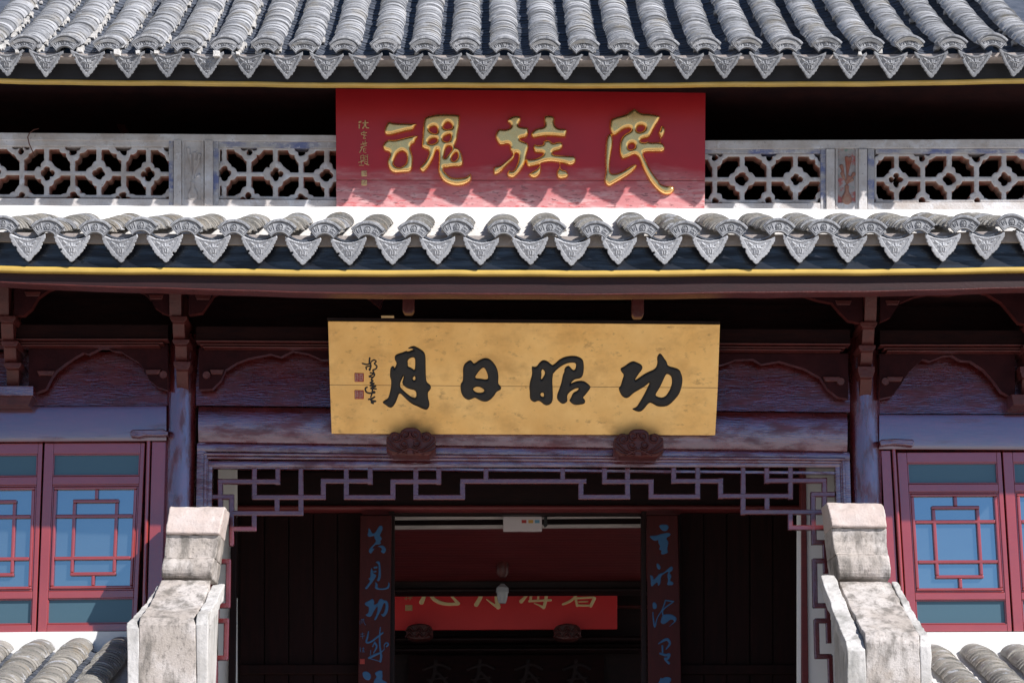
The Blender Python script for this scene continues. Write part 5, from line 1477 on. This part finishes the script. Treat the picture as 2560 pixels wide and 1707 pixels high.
# ================================================================== STONE WALLS FLANKING THE STEPS
_tx = bpy.data.textures.new('stone_wear', 'CLOUDS'); _tx.noise_scale = 0.07; _tx.noise_depth = 4
def chip(o):
    '''uneven, worn arrises'''
    sb = o.modifiers.new('fine', 'SUBSURF'); sb.subdivision_type = 'SIMPLE'; sb.levels = 4; sb.render_levels = 4
    d = o.modifiers.new('wear', 'DISPLACE'); d.texture = _tx; d.texture_coords = 'GLOBAL'; d.strength = 0.016; d.mid_level = 0.5
    return o
def stone_wall(name, label, xa, xb, cap_far, cap_near, face_bot, led_l, led_r, ybands, sgn):
    """xa/xb: finial sides at its top; ybands: top, ledge, ledge2, roll end; cap_*: (left,right,y)"""
    ytop, y1, y2, y3 = ybands
    Yf = -0.52                                                       # front of the lowest finial moulding
    T = thing(name, W((xa+xb)/2, 1700, -0.6), label, 'wall')
    # finial: moulded profile
    zt = W(xa, ytop, Yf+0.18).z
    def zz(y, Y): return W((xa+xb)/2, y, Y).z
    z1, z2, z3 = zz(y1, Yf+0.07), zz(y2, Yf+0.04), zz(y3, Yf+0.06)
    X0, X1 = W(xa, ytop, Yf+0.15).x, W(xb, ytop, Yf+0.15).x
    X0b, X1b = W(cap_far[0], cap_far[2], Yf+0.03).x, W(cap_far[1], cap_far[2], Yf+0.03).x
    def fin(nm, prof, m):
        # prof: (y front, z); widths interpolated between top and bottom
        secs = []
        for s in (0, 1):
            sec = []
            for (yf, z) in prof:
                t = (zt - z)/(zt - z3)
                x = (X0 + (X0b-X0)*t) if s == 0 else (X1 + (X1b-X1)*t)
                sec.append(Vector((x, yf, z)))
            secs.append(sec)
        me = MB().sweep(secs).mesh(nm, 'auto')
        return chip(obj(nm, me, m, T, 0.008))
    back = -0.13
    fin('finial_top', [(Yf+0.17, zt), (Yf+0.14, zt-0.02), (Yf+0.09, (zt+z1)/2), (Yf+0.06, z1+0.012), (Yf+0.07, z1+0.001), (back, z1+0.001), (back, zt)], M['stonetop'])
    zm = (z1+z2)/2
    fin('finial_neck', [(Yf+0.085, z1), (Yf+0.088, zm), (Yf+0.07, z2+0.01), (Yf+0.055, z2+0.001), (back, z2+0.001), (back, z1)], M['stone'])
    n = 8; roll = []
    for i in range(n+1):
        q = -math.pi/2*0.7 + math.pi*0.85*i/n
        roll.append((Yf+0.05 - 0.045*math.cos(q), (z2+z3)/2 - (z3-z2)/2*math.sin(q)*-1))
    roll = sorted(roll, key=lambda p: -p[1])
    fin('finial_roll', [(Yf+0.05, z2)] + [(y, min(max(z, z3), z2)) for y, z in roll] + [(Yf+0.06, z3), (back, z3), (back, z2)], M['stone'])
    # sloping cap: near end
    Yn = -1.32
    def strip(nm, f, n_, m, dz=0.0, thick=0.08, yb=face_bot, Yn_=Yn, front=True):
        A, B = W(f[0], f[2], Yf+0.03), W(f[1], f[2], Yf+0.03)
        Cc, D = W(n_[1], n_[2], Yn_+0.06), W(n_[0], n_[2], Yn_+0.06)
        E, G = W(n_[1]+n_[4], n_[2]+n_[3], Yn_), W(n_[0]+n_[5], n_[2]+n_[3], Yn_)
        for p in (A, B, Cc, D, E, G): p.z += dz
        nseg = 10
        secs = []
        for k in range(nseg+1):
            t = k/nseg
            l, r = A.lerp(D, t), B.lerp(Cc, t)
            sag = -0.02*math.sin(math.pi*t)
            jt = random.uniform(-.004, .004)
            secs.append([l+Vector((jt, 0, sag)), r+Vector((jt, 0, sag+random.uniform(-.003, .003))), r+Vector((jt, 0.02, sag-thick)), l+Vector((jt, 0.02, sag-thick))])
        secs.append([G, E, E + Vector((0, 0.12, -0.02)), G + Vector((0, 0.12, -0.02))])
        bl, br = W(n_[0]+n_[5]+n_[6], yb, Yn_-0.0), W(n_[1]+n_[4]+n_[7], yb, Yn_-0.0)
        secs.append([bl, br, br + Vector((0, .12, 0)), bl + Vector((0, .12, 0))])
        return chip(obj(nm, MB().sweep(secs).mesh(nm, 'auto'), m, T, 0.006))
    strip('coping', cap_far, cap_near, M['stone'])
    strip('coping_ledge', led_l[0], led_l[1], M['whitewash'], 0)
    strip('coping_ledge', led_r[0], led_r[1], M['whitewash'], 0)
    # rendered wall body below
    return T
LWALL = stone_wall('stepped_wall', 'weathered stone stair wall with moulded finial left of the doorway', 424, 563,
    (404, 528, 1449), (350, 486, 1543, 18, 2, -3, -10, 12), 2050,
    ((393, 405, 1462), (318, 343, 1555, 12, 4, -2, 8, 6)), ((530, 560, 1460), (490, 520, 1535, 24, 0, 0, 4, -4)), (1267, 1336, 1394, 1446), -1)
RWALL = stone_wall('stepped_wall', 'weathered stone stair wall with moulded finial right of the doorway', 2067, 2208,
    (2098, 2226, 1452), (2160, 2296, 1580, 26, 2, 4, 8, 18), 2050,
    ((2052, 2088, 1436), (2112, 2158, 1600, 24, 6, 6, 2, 8)), ((2228, 2244, 1452), (2298, 2324, 1588, 26, 4, 2, 8, 10)), (1257, 1319, 1385, 1449), 1)
def wall_body(T, x0n, x1n, x0f, x1f, ytn, ytf):
    """plastered body between the coping and the ground"""
    a, b = W(x0n, ytn, -1.27), W(x1n, ytn, -1.27)
    c, d = W(x1f, ytf, -0.2), W(x0f, ytf, -0.2)
    zb = -1.6
    v = [a, b, c, d] + [Vector((p.x, p.y, zb)) for p in (a, b, c, d)]
    me = MB().add(v, [(0, 1, 2, 3), (4, 7, 6, 5), (0, 4, 5, 1), (1, 5, 6, 2), (2, 6, 7, 3), (3, 7, 4, 0)]).mesh('wall_body')
    obj('wall_body', me, M['whitewash'], T, 0)
wall_body(LWALL, 335, 510, 410, 548, 1580, 1480)
wall_body(RWALL, 2125, 2312, 2082, 2236, 1625, 1470)

# ================================================================== LOW SIDE ROOFS
def side_roof(name, label, xs_, y0s, clip_l, clip_r):
    T = thing(name, W(sum(xs_)/len(xs_), 1700, -1.0), label, 'roof')
    sl2 = R(17.5)
    Pa = W(xs_[0]-60, 1622, -0.07); Pb = W(xs_[-1]+60, 1622, -0.07)
    L = 2.1
    dn = Vector((0, -math.cos(sl2)*L, -math.sin(sl2)*L))
    f = [Pa, Pb, Pb+dn, Pa+dn]
    deck = obj('roof_deck', MB().prism([p + Vector((0, 0, -.03)) for p in f], [p + Vector((0, 0, -.08)) for p in f]).mesh('roof_deck'), M['mortar'], T)
    parts, rest, pans = [], [], []
    step = 0.05
    n = int(L/step)
    for i, x in enumerate(xs_):
        top = W(x, y0s[i], -0.08)
        for k in range(n):
            t = k*step
            p = top + Vector((random.uniform(-.005, .005), -math.cos(sl2)*(t+0.17), -math.sin(sl2)*(t+0.17) - 0.055 + random.uniform(-.004, .005)))
            mm = tmtx(p, sl2 - R(4) + random.uniform(-.025, .025), random.uniform(-.03, .03), random.uniform(-.05, .05), (1.04+random.uniform(-.04, .04), 1, 1.12 + random.uniform(-.04, .06)))
            (parts if k < 30 else rest).append((COVER_B, mm))
    for i in range(len(xs_)-1):
        x = (xs_[i]+xs_[i+1])/2
        top = W(x, (y0s[i]+y0s[i+1])/2 + 30, -0.08)
        for k in range(0, n):
            t = k*step
            pans.append((PAN, tmtx(top + Vector((0, -math.cos(sl2)*(t+0.17), -math.sin(sl2)*(t+0.17)-0.01)), sl2-R(3.5), random.uniform(-.02, .02), 0)))
    for me, mm in parts: inst('cover_tile', me, deck, mm)
    if rest: obj('cover_tile_courses', bake('cover_tile_courses', rest, M['tile_brown']), None, deck, kind='stuff')
    obj('pan_tile_courses', bake('pan_tile_courses', pans, M['tile_pan']), None, deck, kind='stuff')
    return T
side_roof('side_roof', 'low weathered tiled roof below the left windows', [-104, -2, 100, 202, 304], [1601, 1599, 1596, 1592, 1592], 0, 0)
side_roof('side_roof', 'low weathered tiled roof below the right windows', [2330, 2434, 2536, 2640], [1608, 1607, 1607, 1606], 0, 0)
